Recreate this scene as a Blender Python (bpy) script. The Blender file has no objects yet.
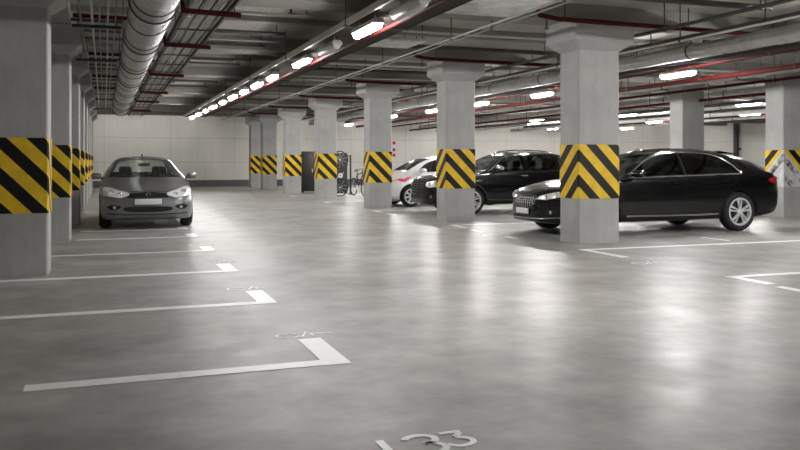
import bpy, bmesh, math, random
from mathutils import Vector, Matrix
from mathutils.bvhtree import BVHTree

random.seed(7)
SC = bpy.context.scene
COL = SC.collection
PI = math.pi

# ------------------------------------------------------------------ materials
def mat(name, color, rough=0.5, metal=0.0, coat=0.0, spec=0.5, emit=0.0):
    m = bpy.data.materials.new(name); m.use_nodes = True
    b = m.node_tree.nodes['Principled BSDF']
    b.inputs['Base Color'].default_value = (*color, 1)
    b.inputs['Roughness'].default_value = rough
    b.inputs['Metallic'].default_value = metal
    b.inputs['Coat Weight'].default_value = coat
    b.inputs['Coat Roughness'].default_value = 0.04
    b.inputs['Specular IOR Level'].default_value = spec
    if emit:
        b.inputs['Emission Color'].default_value = (1.0, 0.985, 0.975, 1)
        b.inputs['Emission Strength'].default_value = emit
    return m

class NT:
    def __init__(s, m):
        s.t = m.node_tree; s.b = s.t.nodes['Principled BSDF']
        s.co = s.t.nodes.new('ShaderNodeTexCoord').outputs['Object']
    def new(s, kind, **kw):
        n = s.t.nodes.new(kind)
        for k, v in kw.items():
            if k in n.inputs.keys(): s.inp(n.inputs[k], v)
            else: setattr(n, k, v)
        return n
    def inp(s, sock, v):
        if isinstance(v, bpy.types.NodeSocket): s.t.links.new(v, sock)
        else: sock.default_value = v
    def noise(s, scale, detail=4, rough=0.6, vec=None):
        n = s.new('ShaderNodeTexNoise')
        n.inputs['Scale'].default_value = scale; n.inputs['Detail'].default_value = detail
        n.inputs['Roughness'].default_value = rough
        s.t.links.new(vec if vec is not None else s.co, n.inputs['Vector'])
        return n.outputs['Fac']
    def mapping(s, scale):
        n = s.new('ShaderNodeMapping'); n.inputs['Scale'].default_value = scale
        s.t.links.new(s.co, n.inputs['Vector']); return n.outputs['Vector']
    def ramp(s, fac, stops):
        n = s.new('ShaderNodeValToRGB'); s.t.links.new(fac, n.inputs['Fac'])
        e = n.color_ramp.elements
        while len(e) < len(stops): e.new(0.5)
        for el, (p, c) in zip(e, stops):
            el.position = p; el.color = (*c, 1) if len(c) == 3 else c
        return n.outputs['Color']
    def math(s, op, a, b=None, c=None):
        n = s.new('ShaderNodeMath'); n.operation = op
        for i, v in enumerate((a, b, c)):
            if v is not None: s.inp(n.inputs[i], v)
        return n.outputs[0]
    def mix(s, fac, a, b, mode='MIX'):
        n = s.new('ShaderNodeMix'); n.data_type = 'RGBA'; n.blend_type = mode
        s.inp(n.inputs['Factor'], fac)
        for sock, v in ((n.inputs[6], a), (n.inputs[7], b)):
            if isinstance(v, tuple) and len(v) == 3: v = (*v, 1)
            s.inp(sock, v)
        return n.outputs[2]
    def bump(s, h, strength=0.2, dist=0.01):
        n = s.new('ShaderNodeBump'); n.inputs['Strength'].default_value = strength
        n.inputs['Distance'].default_value = dist
        s.t.links.new(h, n.inputs['Height']); s.t.links.new(n.outputs[0], s.b.inputs['Normal'])
    def set(s, name, v): s.inp(s.b.inputs[name], v)

def g(v): return (v, v, v)

def concrete(name, c0, c1, rough=0.75, scale=1.3, streak=0.35, joints=None):
    m = mat(name, c0, rough); n = NT(m)
    a = n.noise(scale, 6, 0.65)
    col = n.ramp(a, [(0.3, c0), (0.7, c1)])
    if streak:
        st = n.noise(1.0, 4, 0.6, n.mapping((7, 7, 0.5)))
        col = n.mix(float(streak), col, n.ramp(st, [(0.35, g(0.55)), (0.65, g(1.0))]), 'MULTIPLY')
    fine = n.noise(45, 3, 0.6)
    col = n.mix(0.3, col, n.ramp(fine, [(0.3, g(0.7)), (0.6, g(1.0))]), 'MULTIPLY')
    if joints:
        sx = n.new('ShaderNodeSeparateXYZ'); n.t.links.new(n.co, sx.inputs[0])
        for ax, step in joints:
            f = n.math('FRACT', n.math('DIVIDE', sx.outputs[ax], step))
            l = n.math('LESS_THAN', f, 0.018 / step)
            col = n.mix(n.math('MULTIPLY', l, 0.45), col, g(0.12))
    n.set('Base Color', col)
    n.bump(n.noise(30, 5, 0.7), 0.12, 0.01)
    return m

M = {}
M['column'] = concrete('concrete_column', (0.33, 0.328, 0.318), (0.45, 0.445, 0.43), 0.7, 1.3, 0.18)
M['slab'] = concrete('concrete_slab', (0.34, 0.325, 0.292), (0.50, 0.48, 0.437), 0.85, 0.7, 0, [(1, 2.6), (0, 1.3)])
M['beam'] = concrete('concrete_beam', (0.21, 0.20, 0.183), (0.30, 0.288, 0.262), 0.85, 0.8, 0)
M['wall'] = concrete('painted_wall', (0.70, 0.68, 0.625), (0.80, 0.78, 0.72), 0.7, 0.5, 0.12, [(0, 3.2), (2, 1.25)])
M['base'] = concrete('dark_plinth', (0.085, 0.088, 0.09), (0.13, 0.13, 0.135), 0.6, 1.0, 0)

def floor_mat():
    m = mat('polished_concrete', g(0.3), 0.3); n = NT(m)
    big = n.noise(0.35, 5, 0.6)
    mid = n.noise(1.4, 7, 0.7)
    st = n.noise(1.0, 6, 0.7, n.mapping((0.45, 2.2, 1)))
    col = n.ramp(mid, [(0.30, (0.27, 0.267, 0.26)), (0.52, (0.39, 0.386, 0.375)), (0.74, (0.52, 0.513, 0.495))])
    col = n.mix(0.7, col, n.ramp(big, [(0.35, (0.70, 0.69, 0.67)), (0.68, (1, 0.985, 0.955))]), 'MULTIPLY')
    col = n.mix(0.5, col, n.ramp(st, [(0.34, g(0.66)), (0.6, g(1.0))]), 'MULTIPLY')
    warm = n.noise(0.22, 2, 0.5)
    col = n.mix(n.ramp(warm, [(0.55, g(0)), (0.75, g(0.3))]), col, (0.40, 0.35, 0.28))
    n.set('Base Color', col)
    r = n.ramp(n.noise(2.3, 6, 0.7), [(0.3, g(0.25)), (0.7, g(0.50))])
    r2 = n.mix(0.5, r, n.ramp(st, [(0.3, g(0.26)), (0.7, g(0.52))]))
    n.set('Roughness', r2)
    n.set('Specular IOR Level', 0.21)
    h = n.mix(0.35, n.noise(1.7, 3, 0.5), n.noise(14, 5, 0.6))
    n.bump(h, 0.28, 0.012)
    return m
M['floor'] = floor_mat()

def paint_line():
    m = mat('worn_white_paint', g(0.6), 0.36); n = NT(m)
    a = n.noise(6, 7, 0.75)
    n.set('Base Color', n.ramp(a, [(0.30, g(0.62)), (0.42, g(0.86)), (0.7, (0.92, 0.915, 0.89))]))
    return m
M['line'] = paint_line()
def paint_faded():
    m = mat('faded_white_paint', g(0.5), 0.36); n = NT(m)
    a = n.noise(14, 7, 0.75)
    n.set('Base Color', n.ramp(a, [(0.34, g(0.5)), (0.48, g(0.9))]))
    return m
M['faded'] = paint_faded()

def hazard(name, worn=False):
    m = mat(name, (0.8, 0.55, 0.03), 0.45); n = NT(m)
    sx = n.new('ShaderNodeSeparateXYZ'); n.t.links.new(n.co, sx.inputs[0])
    d = n.math('ADD', n.math('ADD', sx.outputs[0], sx.outputs[1]), sx.outputs[2])
    f = n.math('FRACT', n.math('ADD', n.math('DIVIDE', d, 0.395), 0.60 + 20.0))
    blk = n.math('LESS_THAN', f, 0.49)
    dirt = n.noise(5, 5, 0.7)
    ye = n.ramp(dirt, [(0.3, (0.60, 0.385, 0.02)), (0.6, (0.80, 0.53, 0.03))])
    bl = n.ramp(dirt, [(0.3, (0.004, 0.004, 0.004)), (0.7, (0.010, 0.010, 0.009))])
    if worn:
        ins = n.math('LESS_THAN', d, 0.42 + 0.0)
        ws = n.ramp(n.noise(4, 6, 0.7), [(0.3, (0.42, 0.42, 0.41)), (0.7, (0.66, 0.66, 0.65))])
        ye = n.mix(ins, ye, ws)
        bl = n.mix(n.math('MULTIPLY', ins, n.ramp(n.noise(2.2, 3, 0.6), [(0.42, g(0.1)), (0.56, g(1))])), bl, ws)
    n.set('Base Color', n.mix(blk, ye, bl)); n.set('Specular IOR Level', 0.25)
    return m
M['hazard'] = hazard('hazard_stripes')
M['hazard_worn'] = hazard('hazard_stripes_worn', True)

def galv():
    m = mat('galvanised_steel', g(0.55), 0.32, 0.9); n = NT(m)
    v = n.new('ShaderNodeTexVoronoi'); v.inputs['Scale'].default_value = 22
    n.t.links.new(n.co, v.inputs['Vector'])
    n.set('Base Color', n.mix(0.25, g(0.6), v.outputs['Color']))
    n.set('Base Color', n.ramp(n.noise(7, 5, 0.7), [(0.3, (0.42, 0.43, 0.44)), (0.7, (0.66, 0.67, 0.68))]))
    n.set('Roughness', n.ramp(n.noise(3, 4, 0.6), [(0.3, g(0.24)), (0.7, g(0.45))]))
    return m
M['galv'] = galv()
def foil():
    m = mat('insulation_foil', g(0.5), 0.4, 0.55); n = NT(m)
    n.set('Base Color', n.ramp(n.noise(3, 6, 0.7), [(0.35, (0.45, 0.45, 0.44)), (0.65, (0.9, 0.9, 0.88))]))
    n.bump(n.noise(6, 6, 0.7), 1.0, 0.09)
    return m
M['foil'] = foil()
def insul():
    m = mat('pipe_insulation', g(0.45), 0.5, 0.2); n = NT(m)
    n.set('Base Color', n.ramp(n.noise(4, 6, 0.7), [(0.3, (0.36, 0.36, 0.35)), (0.7, (0.56, 0.56, 0.54))]))
    n.bump(n.noise(16, 5, 0.7), 0.3, 0.02)
    return m
M['insul'] = insul()
M['red_pipe'] = mat('red_sprinkler_paint', (0.06, 0.006, 0.005), 0.65, 0.0, 0.0, 0.12)
M['dark_pipe'] = mat('dark_steel', (0.055, 0.052, 0.05), 0.5, 0.3)
M['grey_pipe'] = mat('grey_conduit', (0.26, 0.255, 0.24), 0.5, 0.2)
M['pale_pipe'] = mat('pale_conduit', (0.55, 0.54, 0.50), 0.45)
M['tray'] = mat('brown_sheet_metal', (0.07, 0.058, 0.052), 0.85, 0, 0, 0.12)
M['cable'] = mat('grey_cable', (0.58, 0.575, 0.55), 0.5)
M['cable_dark'] = mat('dark_cable', (0.04, 0.04, 0.04), 0.5)
M['housing'] = mat('lamp_housing', (0.55, 0.55, 0.54), 0.5)
M['lamp'] = mat('lamp_diffuser', (0.9, 0.9, 0.88), 0.4, emit=250)
M['lamp_row'] = mat('lamp_diffuser_lane', (0.9, 0.9, 0.88), 0.4, emit=115)
M['lamp_dim'] = mat('lamp_diffuser_dim', (0.9, 0.9, 0.88), 0.4, emit=50)
M['lamp_wall_fill'] = mat('lamp_diffuser_wall_fill', (0.9, 0.9, 0.88), 0.4, emit=21)
M['lamp_off'] = mat('lamp_diffuser_unlit', (0.62, 0.61, 0.58), 0.4)
M['rubber'] = mat('black_rubber', (0.014, 0.014, 0.015), 0.75)
M['plastic'] = mat('black_plastic', (0.02, 0.02, 0.021), 0.5)
M['chrome'] = mat('chrome', (0.72, 0.72, 0.72), 0.14, 1.0)
M['alloy'] = mat('alloy_silver', (0.78, 0.78, 0.79), 0.3, 0.45)
M['void'] = mat('deep_black', (0.008, 0.008, 0.008), 0.8)
M['black_paint'] = mat('black_car_paint', (0.003, 0.003, 0.0035), 0.2, 0.0, 0.6, 0.25)
M['silver_paint'] = mat('grey_silver_paint', (0.19, 0.193, 0.20), 0.32, 0.6, 1.0)
M['white_paint'] = mat('white_car_paint', (0.74, 0.74, 0.745), 0.3, 0.0, 1.0)
M['pearl_paint'] = mat('pale_car_paint', (0.60, 0.61, 0.62), 0.3, 0.2, 1.0)
M['seat'] = mat('seat_fabric', (0.03, 0.03, 0.032), 0.9)
M['trim'] = mat('interior_trim', (0.05, 0.05, 0.052), 0.8)
M['plate'] = mat('number_plate_white', (0.72, 0.72, 0.70), 0.4)
M['red_lens'] = mat('red_lens', (0.42, 0.012, 0.02), 0.12, 0.0, 1.0)
M['pink'] = mat('pink_decal', (0.72, 0.03, 0.13), 0.4)
M['headlamp'] = mat('headlamp_lens', (0.90, 0.91, 0.92), 0.2, 0.15, 1.0)
M['reflector'] = mat('lamp_reflector', (0.92, 0.93, 0.95), 0.08, 1.0)
M['bike_blue'] = mat('dark_blue_frame', (0.02, 0.028, 0.06), 0.35)
M['bike_black'] = mat('black_frame', (0.012, 0.012, 0.013), 0.35)

def glass_mat(name, tint, refl=1.0):
    m = bpy.data.materials.new(name); m.use_nodes = True
    t = m.node_tree; t.nodes.clear()
    out = t.nodes.new('ShaderNodeOutputMaterial'); mx = t.nodes.new('ShaderNodeMixShader')
    tr = t.nodes.new('ShaderNodeBsdfTransparent'); gl = t.nodes.new('ShaderNodeBsdfGlossy')
    lw = t.nodes.new('ShaderNodeLayerWeight'); lw.inputs['Blend'].default_value = 0.5
    pw = t.nodes.new('ShaderNodeMath'); pw.operation = 'POWER'; pw.inputs[1].default_value = 4.0
    fr = t.nodes.new('ShaderNodeMath'); fr.operation = 'MULTIPLY_ADD'; fr.inputs[1].default_value = 0.6; fr.inputs[2].default_value = 0.035
    t.links.new(lw.outputs['Facing'], pw.inputs[0]); t.links.new(pw.outputs[0], fr.inputs[0])
    tr.inputs['Color'].default_value = (*tint, 1); gl.inputs['Roughness'].default_value = 0.03
    gl.inputs['Color'].default_value = (refl, refl, refl, 1)
    t.links.new(fr.outputs[0], mx.inputs['Fac']); t.links.new(tr.outputs[0], mx.inputs[1])
    t.links.new(gl.outputs[0], mx.inputs[2]); t.links.new(mx.outputs[0], out.inputs['Surface'])
    return m
M['glass'] = glass_mat('clear_car_glass', (0.90, 0.92, 0.91))
M['glass_dark'] = glass_mat('tinted_car_glass', (0.50, 0.52, 0.52))

# ------------------------------------------------------------------ mesh helpers
class MB:
    def __init__(s): s.v = []; s.f = []
    def add(s, vs, fs):
        o = len(s.v); s.v += [tuple(p) for p in vs]; s.f += [tuple(i + o for i in f) for f in fs]; return s
    def box(s, x0, x1, y0, y1, z0, z1):
        vs = [(x, y, z) for z in (z0, z1) for y in (y0, y1) for x in (x0, x1)]
        return s.add(vs, [(0, 2, 3, 1), (4, 5, 7, 6), (0, 1, 5, 4), (2, 6, 7, 3), (0, 4, 6, 2), (1, 3, 7, 5)])
    def prism(s, pts, z0, z1):
        n = len(pts)
        vs = [(x, y, z0) for x, y in pts] + [(x, y, z1) for x, y in pts]
        return s.add(vs, [tuple(range(n - 1, -1, -1)), tuple(range(n, 2 * n))] +
                     [(i, (i + 1) % n, n + (i + 1) % n, n + i) for i in range(n)])
    def loft(s, rings, cap=True, closed=True):
        n = len(rings[0]); o = []
        vs = [p for r in rings for p in r]; fs = []
        for i in range(len(rings) - 1):
            for j in range(n if closed else n - 1):
                k = (j + 1) % n
                fs.append((i * n + j, i * n + k, (i + 1) * n + k, (i + 1) * n + j))
        if cap:
            fs.append(tuple(range(n - 1, -1, -1)))
            fs.append(tuple((len(rings) - 1) * n + j for j in range(n)))
        return s.add(vs, fs)
    def tube(s, pts, r, seg=8, closed=False):
        P = [Vector(p) for p in pts]; rings = []; n = len(P)
        nrm = None
        for i in range(n):
            a = P[(i - 1) % n] if (closed or i > 0) else P[0]
            b = P[(i + 1) % n] if (closed or i < n - 1) else P[-1]
            t = (b - a)
            t = t.normalized() if t.length > 1e-9 else Vector((0, 0, 1))
            if nrm is None:
                up = Vector((0, 0, 1)) if abs(t.z) < 0.9 else Vector((1, 0, 0))
                nrm = t.cross(up).normalized()
            else:
                nrm = (nrm - t * nrm.dot(t))
                nrm = nrm.normalized() if nrm.length > 1e-6 else t.orthogonal().normalized()
            bn = t.cross(nrm)
            rr = r[i] if isinstance(r, (list, tuple)) else r
            rings.append([P[i] + (nrm * math.cos(2 * PI * k / seg) + bn * math.sin(2 * PI * k / seg)) * rr for k in range(seg)])
        if closed:
            rings.append(rings[0]); return s.loft(rings, False)
        return s.loft(rings)
    def lathe(s, prof, axis='y', c=(0, 0, 0), seg=32, closed=False):
        """prof: (radius, along axis)."""
        rings = []
        for k in range(seg + 1):
            a = 2 * PI * k / seg; ca, sa = math.cos(a), math.sin(a)
            ring = []
            for r, h in prof:
                if axis == 'y': p = (r * ca, h, r * sa)
                elif axis == 'x': p = (h, r * ca, r * sa)
                else: p = (r * ca, r * sa, h)
                ring.append((p[0] + c[0], p[1] + c[1], p[2] + c[2]))
            rings.append(ring)
        return s.loft(rings, False, closed)
    def sphere(s, c, r, seg=12, rings=8):
        pr = [(r * math.sin(PI * i / rings), -r * math.cos(PI * i / rings)) for i in range(rings + 1)]
        return s.lathe(pr, 'z', c, seg)
    def mesh(s, name):
        me = bpy.data.meshes.new(name); me.from_pydata(s.v, [], s.f); me.update()
        bm = bmesh.new(); bm.from_mesh(me)
        bmesh.ops.remove_doubles(bm, verts=bm.verts, dist=1e-5)
        bmesh.ops.dissolve_degenerate(bm, dist=1e-6, edges=bm.edges)
        bmesh.ops.recalc_face_normals(bm, faces=bm.faces)
        bm.to_mesh(me); bm.free(); return me
    def build(s, name, m, parent=None, smooth=True, angle=0.6, bevel=0.0, loc=None):
        me = s.mesh(name)
        if bevel:
            bm = bmesh.new(); bm.from_mesh(me)
            ed = [e for e in bm.edges if len(e.link_faces) == 2 and e.calc_face_angle(0) > 0.5]
            bmesh.ops.bevel(bm, geom=ed, offset=bevel, segments=2, affect='EDGES', profile=0.5)
            bm.to_mesh(me); bm.free()
        return link(name, me, m, parent, smooth, angle, loc)

def link(name, me, m, parent=None, smooth=True, angle=0.6, loc=None):
    if smooth:
        for p in me.polygons: p.use_smooth = True
        me.set_sharp_from_angle(angle=angle)
    o = bpy.data.objects.new(name, me); COL.objects.link(o)
    if m: me.materials.clear(); me.materials.append(m)
    if parent: o.parent = parent
    if loc: o.location = loc
    return o

def tag(o, label, cat, group=None):
    o['label'] = label; o['category'] = cat
    if group: o['group'] = group
    return o
def thing(name, loc, label, cat, group=None, rz=0):
    o = bpy.data.objects.new(name, None); COL.objects.link(o)
    o.empty_display_size = 0.1
    o.location = loc; o.rotation_euler = (0, 0, rz)
    return tag(o, label, cat, group)
def struct(o): o['kind'] = 'structure'; return o
def dup(root, loc, label, group=None, rz=None):
    r = root.copy(); COL.objects.link(r); r.location = loc; r['label'] = label
    if rz is not None: r.rotation_euler = (0, 0, rz)
    if group: r['group'] = group
    for ch in list(root.children):
        c = ch.copy(); COL.objects.link(c); c.parent = r
        for gch in list(ch.children):
            d = gch.copy(); COL.objects.link(d); d.parent = c
    return r

ORD = ['first', 'second', 'third', 'fourth', 'fifth', 'sixth', 'seventh', 'eighth', 'ninth', 'tenth', 'eleventh',
       'twelfth', 'thirteenth', 'fourteenth', 'fifteenth', 'sixteenth', 'seventeenth', 'eighteenth', 'nineteenth', 'twentieth']

# ------------------------------------------------------------------ setting
X0, X1, Y0, Y1, ZC = -6.0, 36.0, -7.0, 43.2, 3.78
struct(MB().box(X0 - .2, X1 + .2, Y0 - .2, Y1 + .2, -0.2, 0).build('floor', M['floor'], smooth=False))
struct(MB().box(X0 - .2, X1 + .2, Y0 - .2, Y1 + .2, ZC, ZC + 0.25).build('ceiling', M['slab'], smooth=False))
struct(MB().box(X0 - .2, X0, Y0 - .2, Y1 + .2, 0, ZC).build('wall_left', M['wall'], smooth=False))
struct(MB().box(X1, X1 + .2, Y0 - .2, Y1 + .2, 0, ZC).build('wall_right', M['wall'], smooth=False))
struct(MB().box(X0, X1, Y1, Y1 + .2, 0, ZC).build('wall_far', M['wall'], smooth=False))
struct(MB().box(X0, X1, Y0 - .2, Y0, 0, ZC).build('wall_back', M['wall'], smooth=False))
struct(MB().box(X0, X1, Y1 - .03, Y1, 0, 0.34).build('baseboard_far', M['base'], smooth=False))
struct(MB().box(X1 - .03, X1, Y0, Y1 - .03, 0, 0.34).build('baseboard_right', M['base'], smooth=False))

# ------------------------------------------------------------------ columns
RC = [(7.03, 11.13), (6.97, 16.27), (6.91, 21.5), (6.87, 27.1), (6.88, 32.5), (6.82, 37.2), (6.8, 40.3)]
LC = [(-.60, 10.16), (-.52, 14.44), (-.47, 17.9), (-.46, 21.9), (-.45, 25.8), (-.45, 29.8), (-.45, 33.8), (-.45, 37.8)]
FC = [(14.85, 14.8), (15.2, 18.75), (15.2, 22.9)]
CW, CD = 0.76, 0.56
BEAM_Z = 3.52
# beams run across the hall on the lines of the right columns
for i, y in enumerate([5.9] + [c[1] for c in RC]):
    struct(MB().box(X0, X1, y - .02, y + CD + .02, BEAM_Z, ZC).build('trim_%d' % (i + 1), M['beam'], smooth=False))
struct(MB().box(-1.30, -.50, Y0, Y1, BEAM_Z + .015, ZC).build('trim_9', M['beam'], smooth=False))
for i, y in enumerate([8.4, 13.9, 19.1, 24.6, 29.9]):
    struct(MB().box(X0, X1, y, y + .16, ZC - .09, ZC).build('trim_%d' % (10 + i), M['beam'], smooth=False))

def ring(x0, x1, y0, y1, z, b=0.02):
    return [(x0 + b, y0, z), (x1 - b, y0, z), (x1, y0 + b, z), (x1, y1 - b, z), (x1 - b, y1, z), (x0 + b, y1, z), (x0, y1 - b, z), (x0, y0 + b, z)]
def column(fx, fy, label, group, band=True, worn=False, cap=0.17, CW=CW):
    """fx, fy: the corner of the column nearest the lane centre on its near side, left."""
    t = thing('concrete_column', (fx + CW / 2, fy + CD / 2, 0), label, 'column', group)
    hx, hy = CW / 2, CD / 2
    MB().loft([ring(-hx, hx, -hy, hy, 0), ring(-hx, hx, -hy, hy, 3.12)]).build('shaft', M['column'], t, angle=0.3)
    e = cap
    MB().loft([ring(-hx - .002, hx + .002, -hy - .002, hy + .002, 3.06),
               ring(-hx - e, hx + e, -hy - e, hy + e, 3.2),
               ring(-hx - e, hx + e, -hy - e, hy + e, BEAM_Z)]).build('capital', M['column'], t, angle=0.3)
    if band:
        b = 0.008
        z0, z1 = 0.71, 1.57
        mb = MB().loft([ring(0 - b, CW + b, 0 - b, CD + b, z0 - 1.14), ring(0 - b, CW + b, 0 - b, CD + b, z1 - 1.14)])
        mb.build('hazard_band', M['hazard_worn'] if worn else M['hazard'], t, angle=0.3, loc=(-hx, -hy, 1.14))
    return t

rl = ['wide grey concrete column nearest the camera, in front of the black coupe SUV',
      'second striped concrete column of the right row, in front of the black SUV with roof rails',
      'third striped column of the right row, beside the white car with the pink decal',
      'fourth striped column of the right row, left of the stored bicycles',
      'fifth striped column of the right row, left of the black metal locker',
      'sixth striped column of the right row, second from the far wall',
      'last striped column of the right row, closest to the far wall']
for i, ((x, y), l) in enumerate(zip(RC, rl)): column(x, y, l, 'columns along the right side of the lane', CW=(.76, .69, .65, .65, .65, .65, .65)[i])
ll = ['striped concrete column at the left edge, nearest the camera',
      'second striped column of the left row, just behind the nearest left one',
      'third striped column of the left row, beside the bonnet of the silver sedan',
      'fourth striped column of the left row, just past the tail of the silver sedan',
      'fifth striped column of the left row, half hidden behind the fourth',
      'sixth striped column of the left row', 'seventh striped column of the left row', 'last striped column of the left row, nearest the far wall']
LCT = []
for (x, y), l in zip(LC, ll):
    LCT.append(column(x - CW, y, l, 'columns along the left side of the lane'))
# seam with rough mortar on the nearest left column
mb = MB(); pts = []
for i in range(60):
    z = 0.02 + i * 3.0 / 59
    pts.append((-.165 + random.uniform(-.008, .008), -CD / 2 - .004, z))
mb.tube(pts, [random.uniform(.004, .012) for _ in pts], 5)
mb.build('mortar_seam', mat('pale_mortar', (0.5, 0.49, 0.47), 0.9), LCT[0])
MB().box(-.26, -.2, -CD / 2 - .016, -CD / 2 + .01, 0, 3.05).build('cover_strip', M['grey_pipe'], LCT[0], bevel=.006)
fl = ['column at the right edge with a worn hazard band half painted over in grey',
      'plain concrete column standing behind the roof of the black coupe SUV',
      'plain concrete column in the back bay hidden behind the nearest right column']
for i, ((x, y), l) in enumerate(zip(FC, fl)):
    t = column(x, y, l, 'columns in the right hand bay', band=(i == 0), worn=(i == 0), cap=.004)
    if i == 0:
        MB().box(-CW / 2 - .12, -CW / 2, -.1, .1, .84, .95).build('bumper_block', M['rubber'], t, bevel=.02)

# ------------------------------------------------------------------ floor markings
def flat(polys, name, m, label, cat, group=None, h=0.003):
    xs = [p[0] for q in polys for p in q]; ys = [p[1] for q in polys for p in q]
    cx, cy = (min(xs) + max(xs)) / 2, (min(ys) + max(ys)) / 2
    mb = MB()
    for q in polys: mb.prism([(x - cx, y - cy) for x, y in q], 0, h)
    o = mb.build(name, m, smooth=False); o.location = (cx, cy, 0.0005)
    return tag(o, label, cat, group)
def rect(x0, x1, y0, y1): return [(x0, y0), (x1, y0), (x1, y1), (x0, y1)]

LEFT_Y = [5.05, 7.42, 9.72, 12.10, 14.45, 16.15]
names = ['nearest bay line on the left with a broad tick at its right end',
         'second bay line on the left, just beyond the nearest one',
         'third bay line on the left, in front of the nearest left column',
         'fourth bay line on the left, behind the nearest left column',
         'fifth bay line on the left, just in front of the silver sedan',
         'sixth bay line on the left, right before the bumper of the silver sedan',
         'seventh bay line on the left, under the silver sedan']
for i, y in enumerate(LEFT_Y):
    x0 = -.43 if i == 0 else (-2.6 if i < 3 else -2.4)
    if i in (4, 5): x0 = -.42
    q = [(x0, y), (1.50, y), (1.50, y + .80), (1.33, y + .80), (1.33, y + .14), (x0, y + .14)]
    if i >= 3: q = [(x0, y), (1.53, y), (1.53, y + .66), (1.36, y + .66), (1.36, y + .10), (x0, y + .10)]
    flat([q], 'parking_line', M['line'], 'white painted ' + names[i], 'parking line', 'bay lines on the left')

RIGHT = [(6.58, 7.30, .11, .52, 'the nearest bay line on the right, with a short tick'),
         (6.58, 10.30, .12, .95, 'the bay line on the right in front of the black coupe SUV'),
         (6.62, 15.25, .11, .55, 'the bay line on the right between the two black SUVs'),
         (6.60, 20.3, .11, .55, 'the bay line on the right between the black SUV and the white car'),
         (6.60, 25.4, .11, .55, 'the bay line on the right beyond the white car'),
         (6.60, 30.4, .11, .55, 'the farthest bay line on the right, by the stored bicycles')]
for x, y, w, tk, l in RIGHT:
    q = [(x, y), (x, y - tk), (x + .13, y - tk), (x + .13, y), (x + 5.0, y), (x + 5.0, y + w), (x, y + w)]
    flat([q], 'parking_line', M['line'], 'white ' + l, 'parking line', 'bay lines on the right')
for (x, y0, y1, l) in [(6.52, 5.5, 6.62, 'white dash of the bay edge at the right edge of the picture'),
                       (6.50, 13.6, 14.1, 'short white dash by the nose of the black coupe SUV'),
                       (6.48, 12.3, 12.65, 'small white dash left of the nearest right column'),
                       (6.55, 18.6, 19.2, 'short white dash in front of the black SUV with roof rails')]:
    flat([rect(x, x + .12, y0, y1)], 'bay_dash', M['line'], l, 'floor marking', 'dashes along the bay edge')
flat([rect(9.6, 9.68, 10.75, 11.4)], 'bay_dash', M['faded'], 'faint worn white strip beside the black coupe SUV', 'floor marking', 'dashes along the bay edge')

def stroke(pts, w):
    out = []
    L, R = [], []
    for i, p in enumerate(pts):
        a = Vector(pts[max(0, i - 1)]); b = Vector(pts[min(len(pts) - 1, i + 1)])
        d = (b - a).normalized(); n = Vector((-d.y, d.x)) * w / 2
        L.append((p[0] + n.x, p[1] + n.y)); R.append((p[0] - n.x, p[1] - n.y))
    return [[R[i], R[i + 1], L[i + 1], L[i]] for i in range(len(pts) - 1)]
def arc(cx, cy, rx, ry, a0, a1, n=12):
    return [(cx + rx * math.cos(math.radians(a0 + (a1 - a0) * i / n)), cy + ry * math.sin(math.radians(a0 + (a1 - a0) * i / n))) for i in range(n + 1)]
def digit3(x, y, w, h, sw, flat_top=False):
    P = []
    if flat_top:
        P += stroke([(x - w / 2, y + h - sw / 2), (x + w / 2, y + h - sw / 2)], sw)
        P += stroke([(x + w / 2 - .01, y + h - sw), (x - .0, y + h * .60)], sw)
    else:
        P += stroke(arc(x, y + h * .74, w / 2, h * .235, 165, -85), sw)
    P += stroke(arc(x - .005, y + h * .29, w / 2 + .012, h * .27, 88, -165), sw)
    return P
# number 133 in front of the camera
mb = []
yb = 3.35
mb += digit3(1.385, yb + .01, .15, .25, .036)
mb += digit3(1.555, yb + .055, .11, .205, .032, True)
mb += stroke([(1.205, yb), (1.20, yb + .25)], .04)
flat(mb, 'bay_number', M['line'], 'white stencilled number 133 on the floor at the bottom edge', 'floor number', 'bay numbers')
# worn number marks beside the left ticks (illegible in the photograph)
def worn_marks(cx, cy, s, label):
    P = []
    P += stroke(arc(cx - .17 * s, cy, .10 * s, .09 * s, 20, 340), .022 * s)
    P += stroke([(cx - .06 * s, cy - .1 * s), (cx + .02 * s, cy + .12 * s), (cx + .05 * s, cy - .06 * s)], .022 * s)
    P += stroke([(cx + .04 * s, cy + .02 * s), (cx + .24 * s, cy + .0 * s)], .03 * s)
    flat(P, 'bay_number', M['faded'], label, 'floor number', 'bay numbers')
worn_marks(1.43, 6.0, .85, 'worn illegible bay number beyond the tick of the nearest left bay line')
worn_marks(1.43, 8.38, .95, 'worn illegible bay number beyond the tick of the second left bay line')
worn_marks(1.42, 10.72, .75, 'worn illegible bay number beyond the tick of the third left bay line')
worn_marks(1.45, 13.05, .75, 'worn illegible bay number beyond the tick of the fourth left bay line')
worn_marks(6.6, 8.75, 1.0, 'worn bay number in front of the nearest right column')
worn_marks(6.55, 13.0, 1.0, 'worn bay number under the nose of the black coupe SUV')
worn_marks(6.55, 14.55, 1.0, 'worn bay number near the second right column')

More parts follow.
